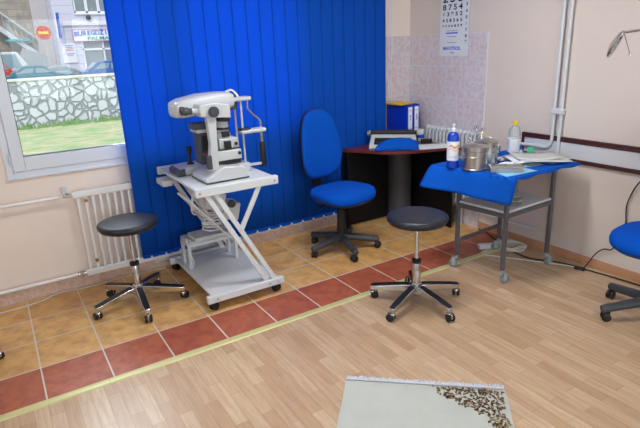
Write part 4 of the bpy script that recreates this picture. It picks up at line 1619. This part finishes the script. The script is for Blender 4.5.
# building with shop
M_fac = brick_mat('facade', 'XZ', 9, .62, '#d9daea', '#d6d7e8', '#b9bacb', .02, '#cfd0e2', 1.5, .85, .4, bump=.5)
t = thing('shop_building', 'pale lilac building with a shop sign across the street', 'building', (0, 44, -.27))
b = B()
b.bb((5.6, 0, 0), (7.15, .4, 12)).bb((9.85, 0, 0), (18, .4, 12)).bb((7.15, 0, 3.3), (9.85, .4, 5.0)).bb((7.15, 0, 7.3), (9.85, .4, 12)).bb((7.15, 0, 0), (7.3, .4, 3.3))
b.bb((7.3, 0, 0), (9.85, .4, .7)).bb((5.6, .4, 0), (5.9, 8, 12))
wl = obj('facade_wall', b, M_fac, t, smooth=False)
o = obj('cornice', B().bb((5.6, -.15, 4.1), (18, 0, 4.3)).bb((5.6, -.08, 4.3), (18, 0, 4.4)), mat('cornice_paint', '#e6e6ee', .8), t, bevel=.02)
M_winw = mat('window_paint', '#f4f6fa', .5)
M_wing = mat('dull_pane', '#8c969c', .15, var=.25, scale=.8)
for k in range(3):
    x = 7.2 + k * .9
    b = B().bb((x, .05, 5.02), (x + .09, .2, 7.3)).bb((x + .79, .05, 5.02), (x + .88, .2, 7.3)).bb((x, .05, 5.02), (x + .88, .2, 5.14)).bb((x, .05, 6.5), (x + .88, .2, 6.58)).bb((x, .05, 7.2), (x + .88, .2, 7.3))
    f = obj('upper_window', b, M_winw, t, smooth=False)
    obj('pane', B().bb((x + .09, .12, 5.1), (x + .79, .14, 7.25)), M_wing, f)
obj('window_ledge', B().bb((7.1, -.12, 4.9), (9.95, .1, 5.02)), M_winw, t, bevel=.01)
b = B().bb((7.3, .05, .7), (7.42, .2, 3.05)).bb((9.73, .05, .7), (9.85, .2, 3.05)).bb((7.3, .05, 2.95), (9.85, .2, 3.05)).bb((7.3, .05, 2.22), (9.85, .2, 2.36)).bb((7.3, .05, .7), (9.85, .2, .8)).bb((8.85, .05, .7), (8.97, .2, 3.0))
f = obj('shop_window', b, M_winw, t, smooth=False)
obj('pane', B().bb((7.4, .12, .75), (9.8, .14, 3.0)), M_wing, f)
obj('interior_backing', B().bb((7.0, 1.5, .0), (10, 1.6, 8)), M_dgrey, t)
obj('wall_lamp', B().lathe([(0, 0), (.12, 0), (.2, .15), (.12, .32), (0, .36)], (8.1, -.15, 4.5)).bb((8.05, -.1, 4.45), (8.15, .0, 4.55)), M_dgrey, t)
# shop sign
s = thing('shop_sign', 'white shop sign board with blue and green lettering above shop window', 'sign', (8.25, 43.85, 3.08))
obj('board', B().box((.5, .06, 0), (4.0, .08, .86)), mat('sign_white', '#f3f5fa', .5), s, bevel=.01)
b = B()
for z in (-.43, .43):
    b.box((.5, .01, z), (4.04, .04, .035))
for x in (-1.5, 2.5):
    b.box((x, .01, 0), (.035, .04, .89))
obj('red_border', b, mat('sign_red', '#c8506a', .5), s)
M_sb = mat('sign_blue', '#2a62c8', .5)
word = 'BUREGDŽINICA'
for k, ch in enumerate(word):
    u = k / (len(word) - 1)
    Mt = Matrix.Translation((-1.28 + u * 3.55, .01, .10 + .08 * math.sin(PI * u))) @ Matrix.Rotation(PI / 2, 4, 'X')
    text('sign_letter', ch, .47, M_sb, Mt, s, bold=.014, ext=.01)
text('sign_word', 'PALMA', .38, mat('sign_green', '#38b090', .5), Matrix.Translation((.35, .01, -.24)) @ Matrix.Rotation(PI / 2, 4, 'X'), s, bold=.01, ext=.01, sx=1.4)
# poster
s = thing('wall_poster', 'white notice board with faint blue and red lines on the facade', 'poster', (6.3, 43.92, 1.8))
obj('board', B().box((0, .03, 0), (1.02, .05, 1.48)), mat('poster_white', '#f0f3f8', .6), s, bevel=.01)
b = B()
b.mi = 0
for i, (z, w, mi) in enumerate(((.55, .7, 0), (.42, .5, 0), (.30, .75, 1), (.18, .6, 1), (-.05, .8, 0), (-.17, .5, 0))):
    b.mi = mi
    nn = int(w / .07)
    for k in range(nn):
        b.box((-w / 2 + .035 + k * w / nn, -.002, z), (.045, .01, .05))
obj('print', b, [M_sb, mat('poster_red', '#cf5a6a', .6)], s)
# banner sign projecting
s = thing('blue_banner', 'narrow blue vertical banner with white edge on the facade', 'banner', (5.77, 43.5, 3.83))
obj('panel', B().box((.04, 0, 0), (.22, .06, 1.85), ry(.03)), mat('banner_blue', '#3d57c0', .5), s)
obj('white_edge', B().box((-.11, 0, 0), (.08, .065, 1.85), ry(.03)), M_winw, s)
obj('bracket', B().bb((-.05, 0, .7), (.05, .48, .75)).bb((-.05, 0, -.7), (.05, .48, -.65)), M_dgrey, s)
# no entry sign
s = thing('no_entry_sign', 'round red no entry road sign with a yellow bar on a post', 'road sign', (4.38, 40.5, -.27))
obj('disc', B().lathe([(0, -.01), (.47, -.01), (.47, .01), (0, .01)], (0, 0, 3.5), rx(PI / 2), seg=36), mat('sign_red_disc', '#d8402c', .5), s)
obj('bar', B().box((0, -.02, 3.5), (.66, .01, .19)), mat('sign_yellow', '#f0d23c', .5), s)
obj('post', B().tube([(0, .04, 0), (0, .04, 3.95)], .035, 10), M_instr_g, s)
# left building and stairs
M_left = brick_mat('old_masonry', 'XZ', 1.1, .5, '#b8b0a4', '#a89f94', '#8f887f', .02, '#8c8278', 1.2, .9, .6, off=.5, bump=.5)
t = thing('old_building', 'weathered grey brown masonry building at far left behind the cars', 'building', (0, 47, -.27))
obj('wall', B().bb((-12, 0, 0), (4.4, 6, 12)), M_left, t, smooth=False)
obj('rendered_wall', B().bb((4.4, -.1, 0), (5.58, 5.9, 12)), mat('beige_render', '#c6c1c2', .9, var=.1, scale=1.5), t, smooth=False)
b = B()
b.beam((-1.5, -.6, 7.2), (4.3, -.6, 2.0), .8, .35)
b.beam((-1.5, -.4, 8.6), (4.3, -.4, 3.4), .3, .12)
obj('stair_flight', b, mat('pale_concrete', '#cfd3d6', .8), t)
b = B()
for k in range(9):
    x = 1.2 + k * .36
    b.bb((x, -.75, 6.3 - k * .32 - 1.2), (x + .04, -.7, 6.3 - k * .32))
obj('stair_railing', b, M_instr_g, t)
obj('door_canopy', B().bb((2.2, -1.2, 3.1), (3.95, -.2, 3.25)), mat('teal_canopy', '#62b4b8', .5), t, bevel=.02)
obj('low_roof', B().prism([(2.6, 1.35), (4.7, .9), (5.0, 1.9), (3.2, 2.6)], .8, 1.2, XY), mat('grey_roof', '#a9b2b4', .8), t)
